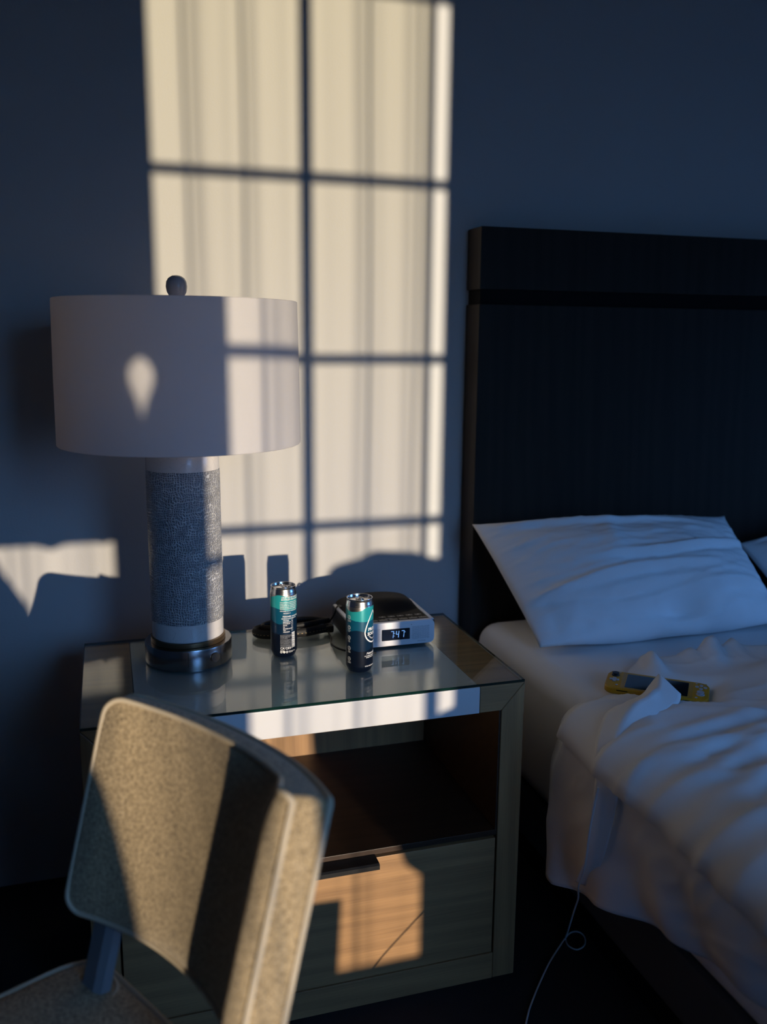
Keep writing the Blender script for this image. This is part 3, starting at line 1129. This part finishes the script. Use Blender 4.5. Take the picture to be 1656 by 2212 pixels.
def seg_bm(ch, ox, oz, w, h, t_):
    bm_ = bmesh.new()
    gp = t_ * .22
    R_ = {'a': (0, w, h - t_, h), 'g': (0, w, h / 2 - t_ / 2, h / 2 + t_ / 2), 'd': (0, w, 0, t_),
          'b': (w - t_, w, h / 2 + gp, h - gp), 'c': (w - t_, w, gp, h / 2 - gp), 'f': (0, t_, h / 2 + gp, h - gp), 'e': (0, t_, gp, h / 2 - gp)}
    for s in SEG[ch]:
        x0_, x1_, a_, b_ = R_[s]
        c = t_ * .35
        if s in 'agd':
            pts = [(x0_ + c + gp, a_), (x1_ - c - gp, a_), (x1_ - gp, (a_ + b_) / 2), (x1_ - c - gp, b_), (x0_ + c + gp, b_), (x0_ + gp, (a_ + b_) / 2)]
        else:
            pts = [(x0_, a_ + c), ((x0_ + x1_) / 2, a_), (x1_, a_ + c), (x1_, b_ - c), ((x0_ + x1_) / 2, b_), (x0_, b_ - c)]
        vs = [bm_.verts.new((ox + px + .10 * (pz), CKY0 - .0011, oz + pz)) for px, pz in pts]
        bm_.faces.new(vs)
    bmesh.ops.recalc_face_normals(bm_, faces=bm_.faces)
    return bm_


dz = z0 + .0195
for ch, ox in (('7', -.2100), ('4', -.1975), ('7', -.1850)):
    o = obj('digit', seg_bm(ch, ox, dz, .0072, .0165, .0014), MT['led'])
    o.parent = dp
    o.location = o.location - world_loc(dp)
for (x_, z_) in ((-.2005, dz + .0045), (-.1998, dz + .0105), (-.1745, dz + .0125)):
    bmc = bmesh.new()
    vs = [bmc.verts.new((x_ + .0008 * math.cos(2 * PI * i / 10), CKY0 - .0011, z_ + .0008 * math.sin(2 * PI * i / 10))) for i in range(10)]
    bmc.faces.new(vs)
    o = obj('colon_dot', bmc, MT['led']); o.parent = dp; o.location = o.location - world_loc(dp)
# perforated speaker grilles
for (gx0, gx1) in ((-.1580, -.1175), (-.2850, -.2340)):
    bmg = bmesh.new()
    nx, nz = 22, 17
    for i in range(nx):
        for j in range(nz):
            if (i * 7 + j * 3) % 9 == 0:
                continue
            x_ = lerp(gx0, gx1, i / (nx - 1)) + (.0004 if j % 2 else -.0004)
            zz_ = lerp(z0 + .0135, z0 + .0425, j / (nz - 1))
            vs = [bmg.verts.new((x_ + dx, CKY0 - .0003, zz_ + dz_)) for dx, dz_ in ((-.00055, -.0004), (.00055, -.0004), (.00055, .0004), (-.00055, .0004))]
            bmg.faces.new(vs)
    o = obj('speaker_grille', bmg, MT['printgrey'], ck)
    o['kind'] = 'stuff'
# maker's lettering and sensor
me = text_mesh('UNOMedia', .0042)
me.transform(Matrix.Translation((-.1455, CKY0 - .0004, z0 + .0065)) @ Matrix.Rotation(PI / 2, 4, 'X'))
obj('maker_lettering', me, mat('silver_print', (.27, .28, .31), .4), ck)
bmn = lathe([(.0, 0), (.0008, 0), (.0008, .0004), (.0, .0004)], 12)
bmn.transform(Matrix.Translation((-.1600, CKY0, z0 + .0475)) @ Matrix.Rotation(PI / 2, 4, 'X'))
obj('light_sensor', bmn, MT['gap'], ck)
# two rows of flat buttons with white icons
for row, (yb, n_) in enumerate(((CKY0 + .020, 7), (CKY0 + .046, 5))):
    for i in range(n_):
        xb = CKX1 - .021 - i * .0235 if row == 0 else CKX1 - .024 - i * .0215
        if row == 0:
            bt = obj('button', B((xb - .0105, xb + .0105, yb - .006, yb + .006, z1 - .0015, z1 + .0004), bevel=.0006, seg=1), MT['blackmat'], ck)
        else:
            bt = obj('button', B((xb - .008, xb + .008, yb - .005, yb + .005, z1 - .0015, z1 - .0008), bevel=.0002, seg=1), MT['blackmat'], ck)
        V, F = merge([ring2d(0, 0, .0012, .0019, 12)] if (i + row) % 2 else [rect2d(-.0018, .0018, -.0010, -.0003), rect2d(-.0018, .0006, .0004, .0012)])
        bi = bmesh.new()
        vs = [bi.verts.new((xb + x, yb + .009 * (1 - row) + y, z1 + .0006 if row == 0 else z1 - .0006)) for x, y in V]
        for f_ in F:
            bi.faces.new([vs[k_] for k_ in f_])
        if row == 0:
            for v in vs: v.co.z = z1 - .0009
        o = obj('icon', bi, MT['printwhite']); o.parent = bt; o.location = o.location - world_loc(bt)
me = text_mesh('SNOOZE', .0038, bold=.0001)
me.transform(Matrix.Translation((-.212, CKY0 + .030, z1 - .0008)))
obj('snooze_lettering', me, MT['printwhite'], ck)
for fx in (CKX0 + .02, CKX1 - .02):
    for fy in (CKY0 + .02, CKY1 - .02):
        obj('rubber_foot', B((fx - .006, fx + .006, fy - .006, fy + .006, H, z0 + .001)), MT['blackmat'], ck)

# ------------------------------------------------------------------ strap and clock lead
st = thing('camera_strap', 'coiled black strap with pale stitching lying on the glass behind the cans', 'strap', (-.42, -.24, H))
loop = [(-.335, -.232), (-.36, -.213), (-.41, -.205), (-.46, -.212), (-.488, -.232), (-.478, -.258), (-.44, -.272), (-.39, -.272), (-.345, -.262), (-.318, -.252)]
p1 = catmull([(x, y, H + .011) for x, y in loop], 10)
obj('strap_band', tube(p1, .006, 8, flat=(.0055, .0105)), MT['leather'], st, 50)
loop2 = [(-.318, -.240), (-.35, -.222), (-.41, -.216), (-.452, -.222), (-.470, -.236), (-.455, -.252), (-.42, -.2600), (-.37, -.256), (-.330, -.246), (-.312, -.240)]
p2 = catmull([(x, y, H + .024 + .002 * math.sin(i)) for i, (x, y) in enumerate(loop2)], 10)
obj('strap_band', tube(p2, .005, 8, flat=(.0045, .0065)), MT['leather'], st, 50)
bst = bmesh.new()
for i in range(3, len(p1) - 3, 2):
    a, b = p1[i - 1], p1[i + 1]
    n_ = Vector(((b - a).y, -(b - a).x, 0)).normalized()
    cen = Vector((-.405, -.238, 0))
    if n_.dot(p1[i] - cen) < 0: n_ = -n_
    c = p1[i] + n_ * .0056
    t_ = (b - a).normalized() * .0016
    zz = Vector((0, 0, .0007))
    vs = [bst.verts.new(c - t_ - zz), bst.verts.new(c + t_ - zz), bst.verts.new(c + t_ + zz), bst.verts.new(c - t_ + zz)]
    bst.faces.new(vs)
o = obj('stitching', bst, MT['stitch'], st); o['kind'] = 'stuff'
obj('strap_end', B((-.325, -.305, -.262, -.236, H + .001, H + .018), bevel=.004), MT['leather'], st)
obj('strap_cord', tube(catmull([(-.312, -.240, H + .020), (-.303, -.250, H + .040), (-.2955, -.258, H + .0635), (-.286, -.262, H + .0635), (-.276, -.255, H + .0615)], 10), .0022, 8), MT['rubber'], st, 60)
tag(obj('power_lead', tube(catmull([(-.308, -.228, H + .003), (-.318, -.262, H + .0025), (-.322, -.300, H + .0025), (-.330, -.345, H + .0025), (-.318, -.385, H + .0025), (-.285, -.415, H + .0025), (-.250, -.425, H + .0025)], 12), .0023, 8), MT['rubber'], None, 60),
    'thin black lead curling over the glass beside the clock', 'cable')

# ------------------------------------------------------------------ headboard and bed
HBX0, HBX1, HBT = .114, 2.13, .0905
HT = H + .957
hb = thing('headboard', 'tall dark wood headboard with a recessed black band behind the pillows', 'headboard', (1.12, -.045, 0))
GZ1, GZ0 = H + .806, H + .769
obj('upper_board', B((HBX0, HBX1, -HBT, -.004, GZ1, HT), bevel=.002), MT['head'], hb)
obj('recessed_band', B((HBX0 + .006, HBX1 - .006, -HBT + .010, -.004, GZ0, GZ1)), MT['groove'], hb)
obj('lower_board', B((HBX0, HBX1, -HBT, -.004, 0, GZ0), bevel=.002), MT['head'], hb)

BX0, BX1, BY0, BY1 = .118, 2.08, -2.16, -.098
BZT = H - .052
bed = thing('bed', 'bed with white fitted sheet beside the nightstand', 'bed', (1.1, -1.1, 0))
obj('bed_base', B((BX0 + .10, BX1 - .06, BY0 + .06, BY1, .0, .17), bevel=.004), MT['groove'], bed)


def mattress_bm():
    bm_ = bmesh.new()
    r = bmesh.ops.create_cube(bm_, size=1.0)
    for v in r['verts']:
        v.co = Vector((lerp(BX0, BX1, v.co.x + .5), lerp(BY0, BY1, v.co.y + .5), lerp(.30, BZT, v.co.z + .5)))
    bmesh.ops.bevel(bm_, geom=list(bm_.edges), offset=.055, segments=6, affect='EDGES', profile=.5)
    return bm_


obj('mattress', mattress_bm(), MT['sheet'], bed, 60)
obj('box_spring', B((BX0 + .012, BX1 - .012, BY0 + .012, BY1, .17, .30), bevel=.012), mat('dark_box_spring', (.05, .05, .055), .9), bed)


def nz(x, y, z=0.0):
    return noise.noise(Vector((x, y, z)))


# duvet: top sheet and cover pushed down, hanging over the near side
head_tab = [(-.60, -.70), (-.42, -.675), (-.34, -.655), (-.20, -.655), (-.10, -.675), (-.02, -.700), (.06, -.712), (.12, -.680), (.18, -.620), (.235, -.565), (.30, -.520), (.36, -.535), (.46, -.562), (.54, -.610), (.62, -.655), (.9, -.69), (2.2, -.72)]
hem_tab = [(-2.2, -.25), (-1.3, -.27), (-1.16, -.30), (-1.0, -.335), (-.83, -.385), (-.73, -.42), (-.60, -.40)]
EX = .070           # near edge of the covers


def duvet_pt(u, v):
    # u: across (0 = hem on the near side, 1 = far side), v: from head edge to foot
    s_len = 2.25
    s = lerp(-.36, 1.98, u ** 1.0) if u > 0 else -.36
    yh = interp(s, head_tab)
    y = lerp(yh, -2.2, v ** 1.35)
    hemz = interp(y, hem_tab)
    R = .045
    dist = yh - y
    edge_t = sstep(0, .06, dist)
    far_ = sstep(.06, .34, math.hypot(s + EX - .284, y + .695))
    puff = .008 + (.010 + .030 * far_) * edge_t
    # soft swells
    w = .014 * nz(s * 3.1, y * 3.4, 1.0) + .010 * nz(s * 6 + y * 4, y * 5 - s * 3, 4.0)
    # long diagonal creases
    w += .010 * (1 - abs(nz(s * 3.0 + y * 6.5, y * 1.6 - s * 1.1, 9.0))) ** 6 * sstep(.05, .2, dist)
    w += .006 * (1 - abs(nz(s * 8.0 + y * 9, y * 3 - s * 4, 19.0))) ** 7
    for k, y0 in enumerate((-.985, -1.05, -1.105, -1.18, -1.25, -1.34, -1.45)):
        d_ = y - (y0 + .30 * s + .030 * nz(s * 3.2, k * 3.7, 2))
        env = sstep(-.02, .12, s) * (.55 + .45 * nz(s * 4 + k, k * 1.3, 6))
        w += env * (.017 * math.exp(-(d_ / .020) ** 2) - .009 * math.exp(-((d_ + .034) / .024) ** 2))
    # ruffles along the head edge behind the console
    if .10 < s < .75 and dist < .16:
        k = (1 - sstep(.03, .16, dist)) * sstep(.20, .27, s) * (1 - sstep(.6, .75, s))
        w += k * (.052 * max(0, math.sin(s * 44 + 1.6 + 14 * dist)) ** 4 + .022 * max(0, math.sin(s * 71 + 9 * dist)) ** 3 + .008)
    # hollow where the console lies
    dx, dy = s + EX - .284, y + .695
    a_, b_ = dx * .786 - dy * .618, dx * .618 + dy * .786
    hol = (1 - sstep(.09, .15, abs(a_))) * (1 - sstep(.042, .075, abs(b_)))
    w *= .35 + .65 * far_
    hgt = lerp(puff + w * (0.3 + .7 * edge_t), .003, hol)
    if s >= R:
        return Vector((EX + s, y, BZT + hgt))
    if s > -R * .57:
        a = (R - s) / (R * 1.57) * (PI / 2)
        c = Vector((EX + R, y, BZT - R))
        rr = R + hgt
        return c + Vector((-math.sin(a) * rr, 0, math.cos(a) * rr))
    d = (-R * .57 - s)
    full = .36 - R * .57
    f_ = d / full
    z = lerp(BZT - R, H + hemz, f_)
    ripple = .020 * math.sin(y * 34 + 2.2 * nz(y * 3, 0, 2) + f_) * f_ + .010 * nz(y * 9, f_ * 3, 5)
    tuck = -.045 * f_ * f_ * sstep(.15, .45, dist)
    return Vector((EX - hgt * (.55 - .2 * f_) - ripple * .6 - tuck, y + .012 * f_ * nz(y * 5, f_, 7), z))


dv = obj('duvet', grid(220, 220, duvet_pt), MT['sheet'], None, 180)
tag(dv, 'rumpled white bed cover pushed down and hanging over the near side', 'bed cover')
so = dv.modifiers.new('thickness', 'SOLIDIFY'); so.thickness = .006; so.offset = -1

# the turned edge of the top sheet: runs from the console across the bed edge and down the side
ridge = catmull([(.278, -.708, BZT + .054), (.235, -.770, BZT + .056), (.175, -.825, BZT + .064), (.105, -.875, BZT + .068), (.050, -.920, BZT + .035), (.026, -.945, H - .075), (.024, -.935, H - .150), (.030, -.905, H - .255), (.050, -.830, H - .360)], 10)
foot = catmull([(.258, -.712, BZT + .034), (.205, -.755, BZT + .032), (.140, -.795, BZT + .040), (.075, -.840, BZT + .044), (.030, -.885, BZT + .008), (.016, -.915, H - .090), (.014, -.908, H - .160), (.022, -.885, H - .260), (.044, -.815, H - .362)], 10)
outer = catmull([(.292, -.765, BZT + .030), (.255, -.810, BZT + .034), (.195, -.855, BZT + .042), (.125, -.905, BZT + .048), (.062, -.945, BZT + .024), (.036, -.965, H - .070), (.034, -.952, H - .148), (.038, -.918, H - .253), (.058, -.840, H - .360)], 10)


def flap_pt(u, v):
    k = v * (len(ridge) - 1)
    i = min(int(k), len(ridge) - 2)
    f_ = k - i
    P_ = [lst[i].lerp(lst[i + 1], f_) for lst in (foot, ridge, outer)]
    if u < .5:
        p = P_[0].lerp(P_[1], u * 2)
    else:
        p = P_[1].lerp(P_[2], u * 2 - 1)
    return p + Vector((0, 0, .004 * nz(u * 3, v * 14, 3) * (1 - v)))


fl = obj('turned_edge', grid(12, 90, flap_pt), MT['sheet'], dv, 180)
fl['label'] = 'folded strip of sheet lying over the console'
so = fl.modifiers.new('thickness', 'SOLIDIFY'); so.thickness = .002


# pillows
def pillow_bm(TL, TR, BL, BR, T, seed, nu=110, nv=80):
    TL, TR, BL, BR = map(Vector, (TL, TR, BL, BR))
    nrm = ((TR - TL).cross(TL - BL)).normalized()
    nrm = nrm if nrm.y < 0 else -nrm

    def prof(a):
        return max(0.0, 1 - abs(a) ** 2.6) ** .62

    def pt(u, v, side):
        a, b = 2 * u - 1, 2 * v - 1
        pin = .045 * (1 - a * a) * abs(b) ** 3 * (1 if b > 0 else -.7)      # edges drawn in between the corners
        pinx = (.008 if a < 0 else .030) * (1 - b * b) * abs(a) ** 3
        v2 = v + (-pin if b > 0 else pin)
        u2 = u + (-pinx if a > 0 else pinx)
        p = BL.lerp(BR, u2).lerp(TL.lerp(TR, u2), v2)
        th = T * prof(a) * prof(b)
        cr_ = 0
        if side > 0:
            # creases running from the left seam, and drag lines towards the corners
            for k, (c0, sl, am, wd) in enumerate(((-.60, .08, .012, .07), (-.27, .10, .014, .055), (.06, .20, .017, .05), (.70, -.20, .012, .07))):
                d = b - (c0 + sl * a + .06 * math.sin(a * 3 + k * 2))
                env = sstep(1.0, .2, abs(a + (.35 if k % 2 else -.25)))
                cr_ += am * env * (math.exp(-(d / wd) ** 2) - .6 * math.exp(-((d + wd * 1.5) / (wd * 1.4)) ** 2))
            cr_ += .006 * nz(a * 2.4 + seed, b * 2.6, seed) + .0035 * nz(a * 6 + b * 3, b * 9 - a * 2, seed + 5)
            cr_ += .003 * (1 - abs(nz(a * 2 + b * 1.3, b * 4.5 - a * .9, seed + 9))) ** 7
            cr_ += .0025 * (1 - abs(nz(a * 5 - b * 2.3, b * 7 + a * 1.9, seed + 19))) ** 8
            cr_ -= .018 * sstep(.35, -.15, a) * (1 - sstep(-.52, -.40, b + .06 * math.sin(a * 4 + seed)))
            cr_ -= .034 * math.exp(-((a - .10) / .17) ** 2 - ((b + .80) / .20) ** 2)
            cr_ += .010 * math.exp(-((a + .30 - .25 * (b - .3) ** 2 - .1 * b) / .07) ** 2) * sstep(-.1, .2, b) * sstep(.9, .6, b)
            cr_ *= min(1.0, (1 - abs(a)) * 7) * min(1.0, (1 - abs(b)) * 5)
        sag = .018 * nz(a * 1.7, b * 1.7, seed + 2)
        return p + nrm * (side * th * (.72 if side > 0 else .42) + cr_ + sag * (1 - abs(a) ** 4))

    bm_ = bmesh.new()
    fr = [[bm_.verts.new(pt(i / nu, j / nv, 1)) for j in range(nv + 1)] for i in range(nu + 1)]
    bk = [[fr[i][j] if i in (0, nu) or j in (0, nv) else bm_.verts.new(pt(i / nu, j / nv, -1)) for j in range(nv + 1)] for i in range(nu + 1)]
    for i in range(nu):
        for j in range(nv):
            bm_.faces.new((fr[i][j], fr[i + 1][j], fr[i + 1][j + 1], fr[i][j + 1]))
            try:
                bm_.faces.new((bk[i][j + 1], bk[i + 1][j + 1], bk[i + 1][j], bk[i][j]))
            except ValueError:
                pass
    bmesh.ops.recalc_face_normals(bm_, faces=bm_.faces)
    return bm_


tag(obj('pillow', pillow_bm((.092, -.135, H + .215), (.868, -.125, H + .196), (.165, -.395, H - .036), (.880, -.385, H - .034), .165, 3.0), MT['sheet'], None, 180),
    'creased white pillow leaning on the headboard nearest the nightstand', 'pillow')
tag(obj('pillow', pillow_bm((.885, -.17, H + .125), (1.70, -.15, H + .22), (.905, -.38, H - .015), (1.72, -.50, H - .035), .15, 11.0), MT['sheet'], None, 180),
    'white pillow in the shadow at the right edge behind the leaning pillow', 'pillow')

# ------------------------------------------------------------------ handheld game console
cz_ = BZT + .0105
gc = thing('game_console', 'yellow handheld game console lying on the rumpled white covers', 'game console', (.284, -.6946, cz_))
gang = math.radians(-38.2)
gc.rotation_euler = (math.radians(3.0), math.radians(0.5), gang)


def gadd(name, bm_, material, sm=40, par=gc):
    o_ = obj(name, bm_, material, None, sm)
    o_.parent = par
    return o_


GW, GH, GD = .208, .0911, .0139
gb = gadd('console_body', prism(rrect(-GW / 2, GW / 2, -GH / 2, GH / 2, .021, 10), 2, 0, GD, .0035, 3), MT['yellow'])
gadd('screen_bezel', prism(rrect(-.0715, .0715, -GH / 2 + .005, GH / 2 - .005, .003, 3), 2, GD - .0002, GD + .0003), MT['yellowdark'])
gadd('screen', prism(rrect(-.0625, .0625, -.0345, .0345, .002, 3), 2, GD, GD + .0006), MT['screen'])


def puck(x, y, r, h, z=GD):
    b_ = lathe([(0, 0), (r, 0), (r, h * .75), (r * .88, h), (0, h)], 24)
    b_.transform(Matrix.Translation((x, y, z)))
    return b_


def stick(x, y):
    b_ = lathe([(0, 0), (.0085, 0), (.0080, .0015), (.0050, .0018), (.0048, .0042), (.0072, .0048), (.0074, .0058), (.0060, .0060), (0, .0052)], 28)
    b_.transform(Matrix.Translation((x, y, GD)))
    return b_


gadd('thumbstick', stick(-.0870, .0225), MT['blackmat'])
gadd('thumbstick', stick(.0870, -.0150), MT['greybutton'])
dpd = prism([(-.0033, -.0098), (.0033, -.0098), (.0033, -.0033), (.0098, -.0033), (.0098, .0033), (.0033, .0033), (.0033, .0098), (-.0033, .0098), (-.0033, .0033), (-.0098, .0033), (-.0098, -.0033), (-.0033, -.0033)], 2, 0, .0022, .0004, 1)
dpd.transform(Matrix.Translation((-.0870, -.0030, GD)))
gadd('direction_pad', dpd, MT['greybutton'])
for dx, dy in ((0, .0082), (0, -.0082), (.0082, 0), (-.0082, 0)):
    gadd('action_button', puck(.0870 + dx, .0200 + dy, .0037, .0020), MT['greybutton'])
gadd('small_button', puck(-.0795, -.0270, .0026, .0008), MT['greybutton'])
gadd('small_button', puck(.0795, -.0330, .0028, .0008), MT['greybutton'])
gadd('small_button', puck(.0775, .0370, .0020, .0008), MT['greybutton'])
gadd('small_button', prism([(-.0815, .0362), (-.0765, .0362), (-.0765, .0378), (-.0815, .0378)], 2, GD, GD + .0008), MT['greybutton'])
for sx_ in (-.066, .066):
    gadd('speaker_slot', B((sx_ - .0115, sx_ + .0115, -GH / 2 - .0002, -GH / 2 + .004, GD * .62, GD * .62 + .0018)), MT['gap'])
gadd('shoulder_button', B((-.098, -.074, GH / 2 - .004, GH / 2 + .0010, GD * .45, GD * .85), bevel=.001), MT['yellowdark'])
gadd('shoulder_button', B((.074, .098, GH / 2 - .004, GH / 2 + .0010, GD * .45, GD * .85), bevel=.001), MT['yellowdark'])

# ------------------------------------------------------------------ white cable hanging off the bed
cpts = [(.012, -.930, H - .10), (.008, -.918, H - .18), (.018, -.890, H - .28), (.040, -.835, H - .36), (.068, -.790, H - .42), (.092, -.738, H - .485), (.125, -.660, H - .595), (.152, -.605, H - .655), (.162, -.588, .004),
        (.158, -.609, .003), (.170, -.626, .003), (.194, -.617, .003), (.209, -.590, .003), (.201, -.573, .005), (.176, -.577, .007), (.129, -.613, .004), (.076, -.661, .003), (.002, -.742, .003), (-.042, -.800, .003), (-.16, -.98, .004), (-.30, -1.22, .006),
        (-.24, -1.30, .09), (-.14, -1.34, .19), (-.02, -1.42, .28), (.25, -1.9, .33), (.45, -2.40, .42), (.56, -2.62, .445)]  # unseen rising stretch, added to cast a thin shadow line on the drawer
tag(obj('charging_cable', tube(catmull(cpts, 10), .0019, 8), MT['cable'], None, 60), 'thin white charging cable hanging off the bed and looping on the floor', 'cable')

# ------------------------------------------------------------------ desk chair in the foreground
ph, cw, th_, chh, ct, csag = .5031, .4141, .2792, .3121, .0440, .0560
CL = Vector((-.8116, -.9410, H + .1713))
cc = Vector((math.sin(ph), -math.cos(ph), 0))
cn = Vector((math.cos(ph), math.sin(ph), 0))
cu_ = cn * math.sin(th_) + Vector((0, 0, 1)) * math.cos(th_)
cb_ = cn * math.cos(th_) - Vector((0, 0, 1)) * math.sin(th_)
ch = thing('desk_chair', 'oatmeal tweed upholstered desk chair with pale piping in the foreground', 'chair', (-.95, -1.3, 0))


def chair_face(a, h, off):
    """a: -1..1 across (left to right as seen), h: height below the top edge along the back, off: depth behind the front face"""
    flare = -.011 * h
    half = cw / 2 + flare
    mid = CL + cc * (cw / 2)
    k = csag * (1 - abs(a) ** 2.2)
    nb = (cb_ + cc * (math.copysign(abs(a) ** 1.2, a) * 4.4 * csag / cw)).normalized()
    return mid + cc * (a * half) + cb_ * k - cu_ * h + nb * off


RC_L, RC_R = .026, .006


def back_rows(a):
    """top and bottom of the back at this width"""
    top = 0.0
    bot = chh - .008 * (1 - a * a)
    d = (1 - abs(a)) * cw / 2
    RC = RC_L if a < 0 else RC_R
    if d < RC:
        r_ = RC - math.sqrt(max(0, RC * RC - (RC - d) ** 2))
        top += r_
        bot -= r_
    return top, bot


def a_of(u):
    x = 2 * u - 1
    return math.copysign(1 - (1 - abs(x)) ** 1.5, x)


NU, NV = 56, 24


def puffed(u, v, side):
    a = a_of(u)
    t0, t1 = back_rows(a)
    h = lerp(t0, t1, v)
    edge = min(1.0, (1 - abs(a)) * 7) * min(1.0, min(v, 1 - v) * 7)
    pf = .012 * math.sqrt(max(0, edge)) + (.013 * sstep(.70, .93, a) * min(1.0, (1 - a) * 14) ** .5 if a > 0 and side == 0 else 0)
    return chair_face(a, h, -pf if side == 0 else ct + pf * .6)


bmb = bmesh.new()
fr = [[bmb.verts.new(puffed(i / NU, j / NV, 0)) for j in range(NV + 1)] for i in range(NU + 1)]
bk = [[bmb.verts.new(puffed(i / NU, j / NV, 1)) for j in range(NV + 1)] for i in range(NU + 1)]
for i in range(NU):
    for j in range(NV):
        bmb.faces.new((fr[i][j], fr[i][j + 1], fr[i + 1][j + 1], fr[i + 1][j]))
        bmb.faces.new((bk[i][j], bk[i + 1][j], bk[i + 1][j + 1], bk[i][j + 1]))
ring_ = [(i, 0) for i in range(NU + 1)] + [(NU, j) for j in range(1, NV + 1)] + [(i, NV) for i in range(NU - 1, -1, -1)] + [(0, j) for j in range(NV - 1, 0, -1)]
midv = []
for (i, j) in ring_:
    p = (fr[i][j].co + bk[i][j].co) / 2
    cen = chair_face(0, chh / 2, ct / 2)
    d = p - cen
    d = (d - cb_ * d.dot(cb_)).normalized()
    midv.append(bmb.verts.new(p + d * .004))
nr = len(ring_)
for k in range(nr):
    i, j = ring_[k]; i2, j2 = ring_[(k + 1) % nr]
    bmb.faces.new((fr[i][j], fr[i2][j2], midv[(k + 1) % nr], midv[k]))
    bmb.faces.new((midv[k], midv[(k + 1) % nr], bk[i2][j2], bk[i][j]))
front_ring = [fr[i][j].co.copy() for i, j in ring_]
back_ring = [bk[i][j].co.copy() for i, j in ring_]
bmesh.ops.recalc_face_normals(bmb, faces=bmb.faces)
cbk = obj('backrest', bmb, MT['tweed'], ch, 50)
obj('piping', tube(front_ring, .0042, 8, True), MT['piping'], ch, 60)
obj('piping', tube(back_ring, .0042, 8, True), MT['piping'], ch, 60)
# seat
SZ = .435
sdir = -cn
bl = chair_face(-1, chh, ct * .5)
br_ = chair_face(1, chh, ct * .5)
mid = (bl + br_) / 2
s0 = mid + sdir * .035 + cn * .075
hw = cw / 2 + .03


def seat_pt(a, b, z):
    q_ = Vector((s0.x, s0.y, 0)) + cc * (a * hw * (1 + .10 * b)) + sdir * (b * .44)
    return Vector((q_.x, q_.y, z))


bmS = bmesh.new()
out2 = rrect(-1, 1, 0, 1, .16, 6)
NS = len(out2)
lay = []
for z_, k_ in ((SZ - .075, .985), (SZ - .07, 1.0), (SZ - .008, 1.0), (SZ, .985)):
    lay.append([bmS.verts.new(seat_pt(x * k_, .5 + (y - .5) * k_, z_)) for x, y in out2])
for a_, b_ in zip(lay, lay[1:]):
    for k in range(NS):
        bmS.faces.new((a_[k], a_[(k + 1) % NS], b_[(k + 1) % NS], b_[k]))
bmS.faces.new(list(reversed(lay[0])))
prev = lay[-1]
for kk, zz in ((.9, .006), (.7, .012), (.4, .016), (.15, .017)):
    cur = [bmS.verts.new(seat_pt(x * kk, .5 + (y - .5) * kk, SZ + zz)) for x, y in out2]
    for k in range(NS):
        bmS.faces.new((prev[k], prev[(k + 1) % NS], cur[(k + 1) % NS], cur[k]))
    prev = cur
bmS.faces.new(prev)
seat_ring = [v.co.copy() for v in lay[-1]]
bmesh.ops.recalc_face_normals(bmS, faces=bmS.faces)
obj('seat', bmS, MT['tweed'], ch, 50)
obj('piping', tube(seat_ring, .0042, 8, True), MT['piping'], ch, 60)
# posts carrying the back, legs
for a in (-.74, .74):
    p0 = chair_face(a, chh - .05, ct * .55)
    p1 = chair_face(a, chh + .26, ct * .55)
    ax_ = (p1 - p0).normalized()
    bmP = bmesh.new()
    w_, d_ = .026, .014
    oct_ = [(w_, d_ * .5), (w_ * .55, d_), (-w_ * .55, d_), (-w_, d_ * .5), (-w_, -d_ * .5), (-w_ * .55, -d_), (w_ * .55, -d_), (w_, -d_ * .5)]
    r0 = [bmP.verts.new(p0 + cc * x + cb_ * y) for x, y in oct_]
    r1 = [bmP.verts.new(p1 + cc * x + cb_ * y) for x, y in oct_]
    for k in range(8):
        bmP.faces.new((r0[k], r0[(k + 1) % 8], r1[(k + 1) % 8], r1[k]))
    bmP.faces.new(r0); bmP.faces.new(list(reversed(r1)))
    bmesh.ops.recalc_face_normals(bmP, faces=bmP.faces)
    obj('back_post', bmP, MT['paintedleg'], ch)
    # cord round the post where it enters the seat
    tt = (p0.z - (SZ + .004)) / (p0.z - p1.z)
    pc = p0.lerp(p1, tt)
    obj('post_piping', tube([pc + cc * (.036 * math.cos(2 * PI * k / 28)) + cn * (.026 * math.sin(2 * PI * k / 28)) for k in range(28)], .004, 8, True), MT['piping'], ch, 60)
for a, b in ((-.86, .06), (.86, .06), (-.9, .92), (.9, .92)):
    c_ = seat_pt(a, b, 0)
    bmL = bmesh.new()
    q0 = [bmL.verts.new(c_ + Vector((x, y, 0))) for x, y in ((-.013, -.013), (.013, -.013), (.013, .013), (-.013, .013))]
    q1 = [bmL.verts.new(c_ + Vector((x, y, SZ - .07))) for x, y in ((-.02, -.02), (.02, -.02), (.02, .02), (-.02, .02))]
    for k in range(4):
        bmL.faces.new((q0[k], q0[(k + 1) % 4], q1[(k + 1) % 4], q1[k]))
    bmL.faces.new(list(reversed(q0))); bmL.faces.new(q1)
    bmesh.ops.recalc_face_normals(bmL, faces=bmL.faces)
    obj('leg', bmL, MT['paintedleg'], ch)
